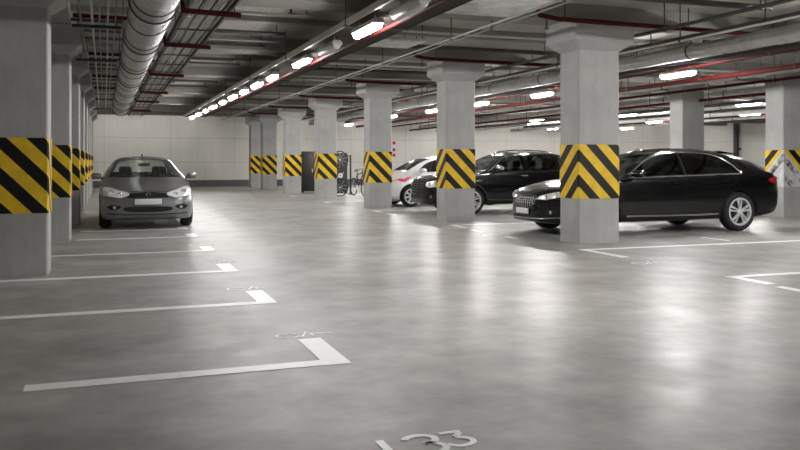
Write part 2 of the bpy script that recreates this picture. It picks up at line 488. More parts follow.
# ------------------------------------------------------------------ lamps
def make_lamp(m, label, group, loc):
    t = thing('ceiling_lamp', loc, label, 'lamp', group)
    hl = .33 if m is M['lamp_dim'] else .48
    mb = MB(); mb.loft([[(-.075, -hl - .02, 0.01), (.075, -hl - .02, 0.01), (.075, hl + .02, 0.01), (-.075, hl + .02, 0.01)],
                        [(-.075, -hl - .02, .05), (.075, -hl - .02, .05), (.075, hl + .02, .05), (-.075, hl + .02, .05)],
                        [(-.045, -hl, .085), (.045, -hl, .085), (.045, hl, .085), (-.045, hl, .085)]])
    mb.build('housing', M['housing'], t, smooth=False)
    prof = [(-.075, .02), (-.07, -.02), (-.05, -.048), (-.02, -.06), (.02, -.06), (.05, -.048), (.07, -.02), (.075, .02)]
    rings = [[(x * k * .85, y, z if k == 1 else z * .6 + .005) for x, z in prof] for y, k in ((-hl, .9), (-hl + .03, 1), (hl - .03, 1), (hl, .9))]
    MB().loft(rings).build('diffuser', m, t)
    for y in (-hl * .7, hl * .7):
        MB().tube([(0, y, .07), (0, y, .155)], .008, 6).build('hanger', M['grey_pipe'], t)
    return t
LZ = 3.07
lit = make_lamp(M['lamp_row'], 'lit strip lamp nearest the camera under the brown cable tray', 'lamps under the cable tray', (3.32, 10.45, LZ))
dim = None; off = None
row = [(14.3, 1), (17.0, 2), (18.85, 1), (20.7, 2), (22.6, 1), (24.6, 2), (26.9, 1), (28.95, 2), (31.2, 1), (33.4, 1)]
for i, (y, k) in enumerate(row):
    lab = '%s lit strip lamp from the camera under the brown cable tray' % ORD[i + 1]
    if k == 1: dup(lit, (3.32, y, LZ), lab)
    elif dim is None: dim = make_lamp(M['lamp_dim'], lab, 'lamps under the cable tray', (3.32, y, LZ))
    else: dup(dim, (3.32, y, LZ), lab)
off = make_lamp(M['lamp_off'], 'unlit pale strip lamp between the two nearest lit ones', 'lamps under the cable tray', (3.34, 12.5, LZ))
dup(off, (3.34, 8.9, LZ), 'unlit pale strip lamp under the tray at the top edge')
for y in (6.2,): dup(lit, (3.32, y, LZ), 'added strip lamp under the tray, unseen above the top edge of the picture')  # unseen lamp added above the frame to brighten the near floor
lit = make_lamp(M['lamp'], 'lit strip lamp over the right bays, outside the picture', 'lamps over the right hand bays', (11.0, -2.0, LZ))
for x, y in ((10.95, 13.65), (10.85, 18.95), (10.8, 22.6), (10.75, 26.3), (10.6, 30.2), (11.0, 8.4), (11.0, 5.6), (11.0, 3.0), (11.0, .4)):  # unseen near lamps continue the row; those in between added to brighten the foreground
    names_ = {13.65: 'lit strip lamp right of the nearest right column', 18.95: 'lit strip lamp just left of the nearest right column',
              22.6: 'lit strip lamp just right of the second right column', 26.3: 'lit strip lamp just left of the second right column',
              30.2: 'lit strip lamp right of the third right column'}
    dup(lit, (x, y, LZ), names_.get(y, 'unseen strip lamp over the right bays, lighting the right foreground'), 'lamps over the right hand bays')
for x, y, l in ((18.5, 19.8, 'far lit strip lamp seen left of the column with the worn band, upper one'),
                (22.4, 23.9, 'far lit strip lamp seen left of the column with the worn band, lower one'),
                (22.9, 30.1, 'far lit strip lamp over the roof of the black coupe SUV'),
                (18.5, 25.9, 'far lit strip lamp seen just right of the nearest right column'),
                (17.6, 31.2, 'far lit strip lamp seen left of the nearest right column'),
                (18.5, 33.0, 'far lit strip lamp at the left edge of the nearest right column'),
                (26.0, 36.5, 'farthest lit strip lamp near the back wall'),
                (22.4, 38.0, 'lit strip lamp near the back wall, over the black SUV'),
                (11.0, 37.5, 'lit strip lamp near the back wall behind the third right column')):
    dup(lit, (x, y, LZ), l, 'lamps over the far bays')
lit = make_lamp(M['lamp_wall_fill'], 'added fill lamp behind the last beam washing the far wall, at its right end', 'added lamps washing the far wall', (34.5, 41.4, 3.66)); lit.rotation_euler.z = PI / 2  # hidden lamps added behind the beam to brighten the far wall
for i, x in enumerate((-3.5, .3, 2.2, 4.1, 9.5, 13.5, 18.0, 22.5, 27.0, 31.5)):
    dup(lit, (x, 41.4, 3.66), 'added fill lamp behind the last beam washing the far wall, %s from the left' % ORD[i], 'added lamps washing the far wall', PI / 2)

# ------------------------------------------------------------------ ceiling services
def hangers(t, pts, ztop, r=.008):
    for p in pts:
        MB().tube([p, (p[0], p[1], ztop)], r, 6).build('hanger_rod', M['dark_pipe'], t)

# brown cable tray above the lamps
t = thing('cable_tray', (3.65, 15, 3.22), 'wide brown sheet metal cable tray running above the row of lamps', 'cable tray')
MB().box(-.44, .44, -18, 21, 0, .012).build('tray_bottom', M['tray'], t, smooth=False)
MB().box(-.46, -.43, -18, 21, -.015, .075).build('side_rail', M['pale_pipe'], t, smooth=False)['label'] = 'pale left side rail'
MB().box(.43, .46, -18, 21, -.01, .09).build('side_rail', M['tray'], t, smooth=False)
for i in range(5):
    MB().tube([(-.3 + i * .14 + random.uniform(-.02, .02), -18 + j * 3.9, .04) for j in range(11)], .018, 6).build('cable', M['cable_dark'], t)
for y in range(-16, 21, 4):
    MB().box(-.47, .47, y, y + .05, -.03, 0).build('cross_bracket', M['dark_pipe'], t, smooth=False)
    hangers(t, [(-.465, y + .025, 0), (.465, y + .025, 0)], .54)
o = tag(MB().tube([(3.62, y, 3.12) for y in (-3, 8, 16, 24, 34)], .032, 10).build('sprinkler_pipe', M['red_pipe']), 'thin dark red pipe beside the lamps under the cable tray', 'pipe')
for y in (5.1, 10.5, 16.2, 22.0, 28.0, 33):
    MB().tube([(3.62, y, 3.12), (3.62, y, 3.19)], .012, 6).build('hanger_rod', M['dark_pipe'], o)

# round duct
DX, DZ, DR = 0.55, 3.19, 0.262
t = thing('ventilation_duct', (DX, 0, DZ), 'round galvanised ventilation duct with ribbed joints on the left', 'duct')
ys = [2.2 + 1.47 * i for i in range(20)]
for a, b in zip(ys[:-1], ys[1:]):
    MB().lathe([(DR, a), (DR, a + (b - a) * .25), (DR + .003, a + (b - a) * .5), (DR, b)], 'y', (0, 0, 0), 32).build('duct_section', M['galv'], t)
for y in ys:
    MB().lathe([(DR - .01, y - .016), (DR + .008, y - .016), (DR + .012, y), (DR + .008, y + .016), (DR - .01, y + .016)], 'y', (0, 0, 0), 32).build('joint_ring', M['dark_pipe'], t)
for y in ys[1::2]:
    hangers(t, [(-DR - .02, y + .4, 0), (DR + .02, y + .4, 0)], ZC - DZ)
    MB().tube([((DR + .02) * math.cos(a), y + .4, (DR + .02) * math.sin(a)) for a in [PI + PI * k / 12 for k in range(13)]], .012, 6).build('strap', M['dark_pipe'], t)
MB().lathe([(0, ys[-1] + .01), (DR, ys[-1] + .01), (DR, ys[-1])], 'y', (0, 0, 0), 32).build('end_cap', M['galv'], t)

# cable ladder with bundles
t = thing('cable_ladder', (1.24, 0, 3.22), 'steel cable ladder packed with grey cables between the duct and the lamps', 'cable ladder')
for x in (-.27, .27):
    MB().box(x - .012, x + .012, 3, 36, -.02, .07).build('side_rail', M['dark_pipe'], t, smooth=False)
for i in range(22):
    y = 3.2 + i * 1.5
    MB().box(-.26, .26, y, y + .03, -.01, .01).build('rung', M['dark_pipe'], t, smooth=False)
for i in range(14):
    x = -.235 + i * .036
    pts = [(x + random.uniform(-.012, .012), 3 + j * 1.5, .022 + random.uniform(0, .02)) for j in range(23)]
    MB().tube(pts, .0155, 6).build('cable', M['cable'] if i % 4 else M['cable_dark'], t)
hangers(t, [(s * .282, y, 0) for y in range(4, 36, 4) for s in (-1, 1)], ZC - 3.22)

# conduits above the left lane edge (run away from the camera)
cl = ['left edge', 'middle', 'right edge']
for i, (x, z, r, m) in enumerate([(-.32, 3.38, .014, 'grey_pipe'), (-.16, 3.37, .018, 'pale_pipe'), (-.06, 3.38, .012, 'grey_pipe'), (.06, 3.42, .014, 'pale_pipe'),
                                   (.16, 3.40, .012, 'grey_pipe')]):
    o = tag(MB().tube([(x + random.uniform(-.008, .008), y, z) for y in range(3, 37, 3)], r, 6).build('conduit', M[m]),
            '%s thin conduit from the left columns, running along the round duct' % ORD[i], 'conduit', 'conduits along the duct')
    for y in (6, 12, 18, 24, 30):
        MB().tube([(x, y, z), (x, y, ZC)], .007, 5).build('hanger_rod', M['dark_pipe'], o)

# cross struts and red branch pipes under the slab on the left
k = 0; kr = 0
for y in [8.2, 9.3, 10.35, 11.75, 12.9, 13.45, 14.1, 15.2, 16.1, 17.2, 18.1, 19.3, 20.5, 21.4, 22.8, 24.2, 25.4, 26.4, 27.9, 29.4, 31.2, 33]:
    red = y in (10.35, 13.45, 18.1, 22.8, 26.4, 31.2)
    if red:
        o = tag(MB().tube([(-.45, y, 3.54), (-.3, y, 3.54), (-.2, y, 3.54), (.86, y, 3.53), (.91, y, 3.16), (1.62, y, 3.14)], .034, 10).build('sprinkler_pipe', M['red_pipe']),
                '%s dark red pipe crossing under the cable ladder, counted from the camera' % ORD[kr], 'pipe', 'red cross pipes'); kr += 1
        MB().box(.9, 1.6, y + .035, y + .085, 3.13, 3.19).build('support_strut', M['dark_pipe'], o, smooth=False)
        for x in (.93, 1.55): MB().tube([(x, y + .06, 3.19), (x, y + .06, ZC)], .01, 6).build('hanger_rod', M['dark_pipe'], o)
        MB().tube([(1.0, y, 3.14), (1.0, y, 3.09)], .012, 6).lathe([(.0, 3.095), (.03, 3.092), (.03, 3.086), (0, 3.084)], 'z', (1.0, y, 0), 10).build('sprinkler_head', M['chrome'], o)
    else:
        z = random.choice((3.28, 3.46, 3.55))
        x0, x1 = -.5 + random.uniform(-.1, .1), random.choice((.28, 1.9, 3.0))
        if z < 3.46: x1 = .25
        if z > 3.4: z = 3.56
        o = tag(MB().box(x0, x1, y, y + .045, z, z + .045).build('support_strut', M['dark_pipe'], smooth=False),
                '%s dark steel strut across the ceiling at the left, counted from the camera' % ORD[k], 'strut', 'ceiling struts'); k += 1
        for x in (x0 + .08, x1 - .08): MB().tube([(x, y + .02, z), (x, y + .02, ZC)], .01, 6).build('hanger_rod', M['dark_pipe'], o)

# thin pipes crossing the lane between ladder and tray
k = 0
for y in [9.0, 10.2, 12.4, 14.7, 15.3, 17.6, 18.3, 20.1, 22.9, 24.1, 26, 28.5]:
    z = 3.62 if k % 2 else 3.56
    o = tag(MB().tube([(1.7, y, z), (2.4, y + .01, z), (3.1, y, z)], .02 if k % 3 else .035, 8).build('conduit', M['grey_pipe' if k % 3 else 'dark_pipe']),
            '%s thin pipe crossing the ceiling between cable ladder and lamps' % ORD[k], 'conduit', 'pipes crossing over the lane'); k += 1
    for x in (1.85, 2.95): MB().tube([(x, y, z), (x, y, ZC)], .009, 6).build('hanger_rod', M['dark_pipe'], o)
tag(MB().tube([(2.6, 11.9, ZC + .004), (2.6, 11.9, 3.6), (2.6, 11.9, 3.5)], .016, 8).lathe([(0, 3.5), (.05, 3.49), (.05, 3.48), (0, 3.475)], 'z', (2.6, 11.9, 0), 12).build('ceiling_sprinkler', M['red_pipe']),
    'single red sprinkler drop on the slab left of the lamps', 'sprinkler')

# right side of the lane: pipes along the hall
def long_pipe(name, m, x, z, r, y0, y1, label, cat='pipe', brackets=True, step=2.6):
    pts = [(x, y0 + (y1 - y0) * i / 16, z) for i in range(17)]
    o = tag(MB().tube(pts, r, 14 if r > .05 else 8).build(name, M[m]), label, cat)
    if brackets:
        y = y0 + .8
        while y < y1:
            MB().lathe([(r - .004, -.02), (r + .008, -.02), (r + .008, .02), (r - .004, .02)], 'y', (x, y, z), 14).build('pipe_clamp', M['dark_pipe'], o)
            MB().tube([(x, y, z + r), (x, y, ZC)], .01, 6).build('hanger_rod', M['dark_pipe'], o)
            y += step
    return o
long_pipe('insulated_pipe', 'insul', 9.75, 3.24, .125, -2, 40, 'thick grey insulated pipe running behind the right columns')
long_pipe('insulated_pipe', 'insul', 10.5, 3.3, .06, -2, 40, 'slimmer grey pipe beside the thick insulated one')
long_pipe('sprinkler_pipe', 'red_pipe', 12.15, 3.08, .05, -2, 40, 'dark red sprinkler main low over the right bays')
long_pipe('sprinkler_pipe', 'red_pipe', 11.55, 3.3, .045, -2, 40, 'higher dark red sprinkler main over the right bays')
long_pipe('insulated_pipe', 'insul', 13.2, 3.2, .08, -2, 40, 'grey pipe right of the red sprinkler mains')
long_pipe('conduit', 'grey_pipe', 5.05, 3.2, .016, -2.4, 38, 'pale straight conduit left of the right columns, running with the lane', 'conduit', step=3.3)
long_pipe('conduit', 'grey_pipe', 5.75, 3.40, .014, -2.4, 38, 'thinner pale conduit closer to the right columns', 'conduit', step=3.3)
long_pipe('cable_duct', 'dark_pipe', 8.9, 3.3, .05, -2, 40, 'dark pipe just behind the right row of columns')
long_pipe('insulated_pipe', 'insul', 16.4, 3.2, .1, 2, 42, 'grey insulated pipe over the far bays, nearer one')
long_pipe('insulated_pipe', 'insul', 19.8, 3.16, .09, 6, 42, 'grey insulated pipe over the far bays, farther one')
long_pipe('sprinkler_pipe', 'red_pipe', 15.8, 3.02, .04, 2, 42, 'dark red pipe over the far bays')
long_pipe('conduit', 'dark_pipe', 17.4, 3.0, .05, 2, 42, 'dark pipe over the far bays')
long_pipe('insulated_pipe', 'insul', 24.5, 3.1, .1, 8, 42, 'grey insulated pipe over the last bays before the right wall')

extra = [('conduit', 'dark_pipe', 8.25, 3.37, .03, 'dark conduit behind the right columns, nearest to them'),
         ('conduit', 'pale_pipe', 8.55, 3.2, .018, 'pale thin conduit behind the right columns'),
         ('conduit', 'grey_pipe', 11.22, 3.33, .025, 'grey conduit just right of the bay lamps'),
         ('sprinkler_pipe', 'red_pipe', 14.1, 3.12, .035, 'dark red pipe right of the grey pipe over the bays'),
         ('conduit', 'dark_pipe', 13.7, 3.3, .04, 'dark conduit right of the red mains'),
         ('conduit', 'pale_pipe', 16.9, 3.3, .03, 'pale conduit over the far bays'),
         ('insulated_pipe', 'insul', 21.0, 3.0, .08, 'low grey pipe over the far bays'),
         ('conduit', 'dark_pipe', 21.8, 3.2, .06, 'dark conduit beside the low grey pipe'),
         ('sprinkler_pipe', 'red_pipe', 23.6, 3.1, .04, 'farthest dark red pipe over the last bays')]
for nm, m, x, z, r, l in extra: long_pipe(nm, m, x, z, r, -1.3 if x < 15 else 5, 40, l, 'pipe' if nm != 'conduit' else 'conduit', step=3.7)
# short tray strips with lamp wiring above right lamps
t = thing('cable_tray', (10.95, 15, 3.225), 'narrow dark cable tray above the lamps of the right bays', 'cable tray')
MB().box(-.14, .14, -18, 22, 0, .012).build('tray_bottom', M['tray'], t, smooth=False)
for x in (-.14, .14): MB().box(x - .01, x + .01, -18, 22, 0, .06).build('side_rail', M['dark_pipe'], t, smooth=False)
for y in range(-16, 22, 4): hangers(t, [(-.15, y, 0), (.15, y, 0)], ZC - 3.225)

# red pipes hugging the capitals of the right columns
for i, (x, y) in enumerate(RC[:6]):
    yy = y - .27
    o = tag(MB().tube([(6.0, yy - .25, 3.55), (6.15, yy - .05, 3.5), (6.5, yy, 3.47), (7.9, yy, 3.46), (10.3, yy, 3.44)], .036, 10).build('sprinkler_pipe', M['red_pipe']),
            'red sprinkler pipe across the capital of the %s right column' % ORD[i], 'pipe', 'red pipes at the right columns')
    for px in (6.6, 8.9):
        MB().tube([(px, yy - .03, 3.47), (px, yy - .03, ZC)], .011, 6).build('hanger_rod', M['dark_pipe'], o)
    MB().tube([(6.3, yy, 3.48), (6.3, yy, 3.32)], .014, 8).lathe([(0, 3.33), (.04, 3.32), (.04, 3.31), (0, 3.3)], 'z', (6.3, yy, 0), 10).build('sprinkler_head', M['dark_pipe'], o)

# cross conduits between tray and right columns
k = 0
for y in [9.6, 12.9, 13.5, 15.2, 17.6, 18.6, 19.7, 20.6, 23.3, 24.6, 25.9, 28.8, 30.1, 31.4, 34.5, 36]:
    z = (3.6, 3.5, 3.55)[k % 3]; r = (.045, .018, .026)[k % 3]
    o = tag(MB().tube([(4.2, y, z), (7, y + .04, z), (9.4, y, z)], r, 8).build('conduit', M[('dark_pipe', 'pale_pipe', 'grey_pipe')[k % 3]]),
            '%s pipe crossing between the lamp tray and the thick insulated pipe' % ORD[k], 'conduit', 'cross pipes over the right bays'); k += 1
    for x in (4.32, 9.2): MB().tube([(x, y, z), (x, y, ZC)], .009, 6).build('hanger_rod', M['dark_pipe'], o)
# cross pipes right of the insulated pipe
k = 0
for y in [10.2, 12.6, 15.6, 17.9, 20.2, 23.5, 25.6, 28.2, 30.5, 34.4, 36]:
    z = (3.38, 3.5)[k % 2]
    o = tag(MB().tube([(10.7, y, z + .06), (16, y, z + .06), (26, y, z + .06)], (.03, .05)[k % 2], 8).build('conduit', M[('grey_pipe', 'dark_pipe', 'insul')[k % 3]]),
            '%s long pipe crossing over the right hand bays' % ORD[k], 'conduit', 'long cross pipes on the right'); k += 1
    for x in (11.3, 14.2, 18, 22, 25.5): MB().tube([(x, y, z + .06), (x, y, ZC)], .009, 6).build('hanger_rod', M['dark_pipe'], o)

# foil insulation boards under the slab right of the tray
for i, (x0, x1, y0, y1) in enumerate([(4.35, 5.85, 8.6, 11.03), (4.45, 5.5, 13.75, 14.75)]):
    hx, hy = (x1 - x0) / 2, (y1 - y0) / 2
    o = MB().box(-hx, hx, -hy, hy, 0, .05).build('insulation_board', M['foil'], bevel=.01)
    o.location = ((x0 + x1) / 2, (y0 + y1) / 2, 3.475)
    for sx in (-1, 1):
        for sy in (-1, 1): MB().tube([(sx * (hx - .06), sy * (hy - .06), .05), (sx * (hx - .06), sy * (hy - .06), ZC - 3.475)], .009, 6).build('hanger_rod', M['dark_pipe'], o)
    tag(o, ('crumpled foil insulation board hung under the ceiling left of the nearest right column', 'smaller foil insulation board hung farther along the ceiling right of the lamps')[i],
        'insulation board', 'foil boards under the ceiling')

# pipe down the far right wall
o = tag(MB().tube([(35.7, 39.2, 0), (35.7, 39.2, 3.7)], .16, 10).build('drain_pipe', M['dark_pipe']), 'dark vertical pipe on the back wall at the right', 'pipe')
MB().box(35.65, 35.99, 39.1, 39.3, 2.0, 2.1).build('pipe_clamp', M['dark_pipe'], o, smooth=False)

for z, l in ((2.34, 'topmost of three small red wall markers beside the third right column'), (1.96, 'middle one of three small red wall markers beside the third right column'), (1.66, 'lowest of three small red wall markers beside the third right column')):
    t = thing('wall_marker', (15.3, Y1, z), l, 'sign', 'red markers on the far wall')
    MB().box(-.11, .11, -.03, -.001, -.11, .11).build('plate', M['plate'], t, bevel=.006)
    MB().box(-.085, .085, -.038, -.03, -.085, .085).build('face', mat('sign_red', (.5, .02, .02), .5), t, smooth=False)
# ------------------------------------------------------------------ cars
def pchip(keys):
    xs = [k[0] for k in keys]; ys = [k[1] for k in keys]; n = len(xs)
    h = [xs[i + 1] - xs[i] for i in range(n - 1)]; d = [(ys[i + 1] - ys[i]) / h[i] for i in range(n - 1)]
    m = [0.0] * n
    for i in range(1, n - 1):
        if d[i - 1] * d[i] > 0:
            w1 = 2 * h[i] + h[i - 1]; w2 = h[i] + 2 * h[i - 1]
            m[i] = (w1 + w2) / (w1 / d[i - 1] + w2 / d[i])
    m[0] = d[0]; m[-1] = d[-1]
    def f(x):
        if x <= xs[0]: return ys[0]
        if x >= xs[-1]: return ys[-1]
        i = 0
        while x > xs[i + 1]: i += 1
        t = (x - xs[i]) / h[i]
        return ((1 + 2 * t) * (1 - t) ** 2 * ys[i] + t * (1 - t) ** 2 * h[i] * m[i] + t * t * (3 - 2 * t) * ys[i + 1] + t * t * (t - 1) * h[i] * m[i + 1])
    return f
def lin(keys):
    def f(x):
        if x <= keys[0][0]: return keys[0][1]
        for (a, b), (c, d) in zip(keys, keys[1:]):
            if x <= c: return b + (d - b) * (x - a) / (c - a)
        return keys[-1][1]
    return f

def catmull(P, sub):
    out = []
    n = len(P)
    for i in range(n - 1):
        p0 = P[max(0, i - 1)]; p1 = P[i]; p2 = P[i + 1]; p3 = P[min(n - 1, i + 2)]
        for k in range(sub):
            t = k / sub
            out.append(tuple(0.5 * ((2 * b) + (c - a) * t + (2 * a - 5 * b + 4 * c - d) * t * t + (3 * b - a - 3 * c + d) * t ** 3) for a, b, c, d in zip(p0, p1, p2, p3)))
    out.append(P[-1]); return out

def mesh_bool(ob, cutters):
    ob.data.materials.append(None); ob.data.materials.append(None)
    for c in cutters:
        c.data.materials.append(None); c.data.materials.append(None)
        if c.data.name.startswith(('cavity', 'arch')):
            for q in c.data.polygons: q.material_index = 1
        md = ob.modifiers.new('b', 'BOOLEAN'); md.object = c; md.operation = 'DIFFERENCE'; md.solver = 'EXACT'
    bpy.context.view_layer.update()
    dg = bpy.context.evaluated_depsgraph_get()
    me = bpy.data.meshes.new_from_object(ob.evaluated_get(dg))
    return me

class Car:
    def __init__(s, spec, root, paint):
        s.sp = spec; s.root = root; s.paint = paint
        s.c = {k: pchip(spec[k]) for k in ('zt', 'zs', 'zb', 'W', 'ws', 'we')}
        s.crown = lin(spec.get('crown', [(0, .03)]))
        s.L = spec['L']
    def section(s, x):
        c = s.c; zb, zs, zt = c['zb'](x), c['zs'](x), c['zt'](x); W, ws, we = c['W'](x), c['ws'](x), c['we'](x)
        zt = max(zt, zs + .012)
        ze = max(zs + .006, zt - s.crown(x) - .12 * max(0, min(1, (zt - zs) / .4)) * .4)
        d = zs - zb
        P = [(0, zb), (W * .55, zb), (W * .90, zb + .01), (W * .975, zb + .09 * d + .02), (W * .995, zb + .32 * d), (W, zb + .58 * d), (W * .975, zb + .84 * d),
             (ws, zs), (ws + (we - ws) * .45 + .012, zs + (ze - zs) * .5), (we, ze), (we * .62, ze + (zt - ze) * .72), (0, zt)]
        return catmull(P, 3)
    def stations(s):
        L = s.L; x0 = s.sp.get('x0', 0)
        xs = [x0 + d for d in (0, .012, .035, .07, .12, .18)]
        x = x0 + .25
        while x < L - .25: xs.append(x); x += .075
        return xs + [L - .18, L - .12, L - .07, L - .035, L - .012, L]
    def shell(s):
        rings = []
        for x in s.stations():
            h = s.section(x)
            r = [(x, -y, z) for y, z in h] + [(x, y, z) for y, z in reversed(h[1:-1])]
            rings.append(r)
        return MB().loft(rings).mesh('shell')
    def cavity(s):
        xa, xb = s.sp['cab']; c = s.c; rings = []
        n = 26
        for i in range(n + 1):
            x = xa + (xb - xa) * i / n
            zs, zt = c['zs'](x), c['zt'](x); ws, we, W = c['ws'](x), c['we'](x), c['W'](x)
            zt = max(zt - .05, zs - .02); ze = max(zs - .03, zt - .06)
            h = [(0, .40), (W - .14, .40), (W - .12, zs - .12), (min(ws, W) - .09, zs - .04), (we + (ws - we) * .5 - .065, (zs + ze) / 2), (we - .085, ze), (we * .5, zt - .01), (0, zt)]
            rings.append([(x, -y, z) for y, z in h] + [(x, y, z) for y, z in reversed(h[1:-1])])
        return MB().loft(rings).mesh('cavity')
    def tmp(s, me):
        o = bpy.data.objects.new('tmp', me); COL.objects.link(o); return o
    # projections -------------------------------------------------------------
    def ray(s, view, u, v, off):
        if view in ('L', 'R'):
            sg = -1 if view == 'L' else 1
            o, d = Vector((u, 3 * sg, v)), Vector((0, -sg, 0))
        elif view == 'F': o, d = Vector((-3, u, v)), Vector((1, 0, 0))
        elif view == 'B': o, d = Vector((s.L + 3, u, v)), Vector((-1, 0, 0))
        else: o, d = Vector((u, v, 4)), Vector((0, 0, -1))
        h, n, i, _ = s.bvh.ray_cast(o, d)
        if h is None:
            h, n, i, _ = s.bvh.find_nearest(o + d * 3)
        if n.dot(d) > 0: n = -n
        return h, n
    def panel(s, view, us, lo, hi, name, m, nv=6, off=.006, t=.012, parent=None, label=None):
        A, B = [], []
        for u in us:
            a, b = lo(u), hi(u)
            for j in range(nv + 1):
                h, n = s.ray(view, u, a + (b - a) * j / nv, off)
                A.append(h + n * off); B.append(h + n * (off - t))
        mb = MB(); N = len(A); w = nv + 1; k = len(us)
        f = []
        for i in range(k - 1):
            for j in range(nv):
                q = (i * w + j, (i + 1) * w + j, (i + 1) * w + j + 1, i * w + j + 1)
                f.append(q); f.append(tuple(N + z for z in reversed(q)))
            for j in (0, nv):
                f.append((i * w + j, (i + 1) * w + j, N + (i + 1) * w + j, N + i * w + j))
        for i in (0, k - 1):
            for j in range(nv): f.append((i * w + j, i * w + j + 1, N + i * w + j + 1, N + i * w + j))
        mb.add(A + B, f)
        o = mb.build(name, m, parent or s.root, angle=.7)
        if label: o['label'] = label
        return o
    def line(s, view, pts, r, name, m, off=.004, closed=False, parent=None, dense=.06):
        Q = []
        seq = list(pts) + ([pts[0]] if closed else [])
        for (a, b), (c, d) in zip(seq, seq[1:]):
            k = max(1, int(math.hypot(c - a, d - b) / dense))
            for i in range(k): Q.append((a + (c - a) * i / k, b + (d - b) * i / k))
        if not closed: Q.append(pts[-1])
        W = []
        for u, v in Q:
            h, n = s.ray(view, u, v, off); W.append(h + n * off)
        return MB().tube(W, r, 6, closed).build(name, m, parent or s.root)
    # assembly ----------------------------------------------------------------
    def body(s):
        sp = s.sp
        sh = s.shell()
        bm = bmesh.new(); bm.from_mesh(sh); s.bvh = BVHTree.FromBMesh(bm); bm.free()
        ob = s.tmp(sh); cut = [s.tmp(s.cavity())]
        R = sp['R']
        for xw in sp['axles']:
            for sg in (-1, 1):
                mb = MB(); pr = []
                seg = 40; yo, yi = sg * 1.2, sg * (sp['track'] - .20)
                pts = [(xw + (R + .055) * math.cos(2 * PI * i / seg), R + (R + .055) * math.sin(2 * PI * i / seg)) for i in range(seg)]
                mb.loft([[(x, yi, z) for x, z in pts], [(x, yo, z) for x, z in pts]])
                cut.append(s.tmp(mb.mesh('arch')))
        for us, lo, hi in sp['side_windows']:
            mb = MB()
            bot = [(u, lo(u)) for u in us]; top = [(u, max(hi(u), lo(u) + .012)) for u in us]
            prof = bot + top[::-1]
            # both sides are cut separately so the cabin lining stays clean
            mb.loft([[(x, -1.3, z) for x, z in prof], [(x, 1.3, z) for x, z in prof]])
            cut.append(s.tmp(mb.mesh('win')))
        for key, xr in (('windshield', sp['ws_x']), ('rear_window', sp['rw_x'])):
            zl, zh, wb, wt = sp[key]
            us, lo, hi = s.front_outline(zl, zh, wb, wt)
            prof = [(u, lo(u)) for u in us] + [(u, hi(u)) for u in us[::-1]]
            mb = MB().loft([[(xr[0], y, z) for y, z in prof], [(xr[1], y, z) for y, z in prof]])
            cut.append(s.tmp(mb.mesh('ws')))
        me = mesh_bool(ob, cut)
        for o in [ob] + cut: bpy.data.objects.remove(o)
        bm = bmesh.new(); bm.from_mesh(me)
        bmesh.ops.remove_doubles(bm, verts=bm.verts, dist=1e-5)
        bm.to_mesh(me); bm.free()
        idx = [q.material_index for q in me.polygons]
        o = link('body', me, s.paint, s.root, angle=.5)
        me.materials.append(M['trim'])
        for q, k in zip(me.polygons, idx): q.material_index = k
    def front_outline(s, zl, zh, wb, wt):
        us = [-wb + 2 * wb * i / 28 for i in range(29)]
        def lo(u): return zl + .035 * (1 - (u / wb) ** 2) * 0 + .0
        def hi(u):
            a = abs(u); top = zh - .02 * (a / wt) ** 2 if a < wt else zh - .02
            if a <= wt: return top
            return zl + .014 + (zh - .02 - zl - .014) * (1 - (a - wt) / (wb - wt))
        return us, lo, hi
    def glazing(s, glass, glass_rear=None):
        sp = s.sp
        for k, (us, lo, hi) in enumerate(sp['side_windows']):
            for v in ('L', 'R'):
                s.panel(v, us, lambda u: lo(u) - .006, lambda u: max(hi(u), lo(u) + .012) + .006, 'side_window', glass_rear if (glass_rear and k) else glass, off=-.006, t=.005)
        for key, view in (('windshield', 'F'), ('rear_window', 'B')):
            zl, zh, wb, wt = sp[key]
            us, lo, hi = s.front_outline(zl, zh, wb, wt)
            s.panel(view, us, lambda u: lo(u) - .006, lambda u: hi(u) + .006, key, glass if key == 'windshield' else (glass_rear or glass), off=-.006, t=.005)
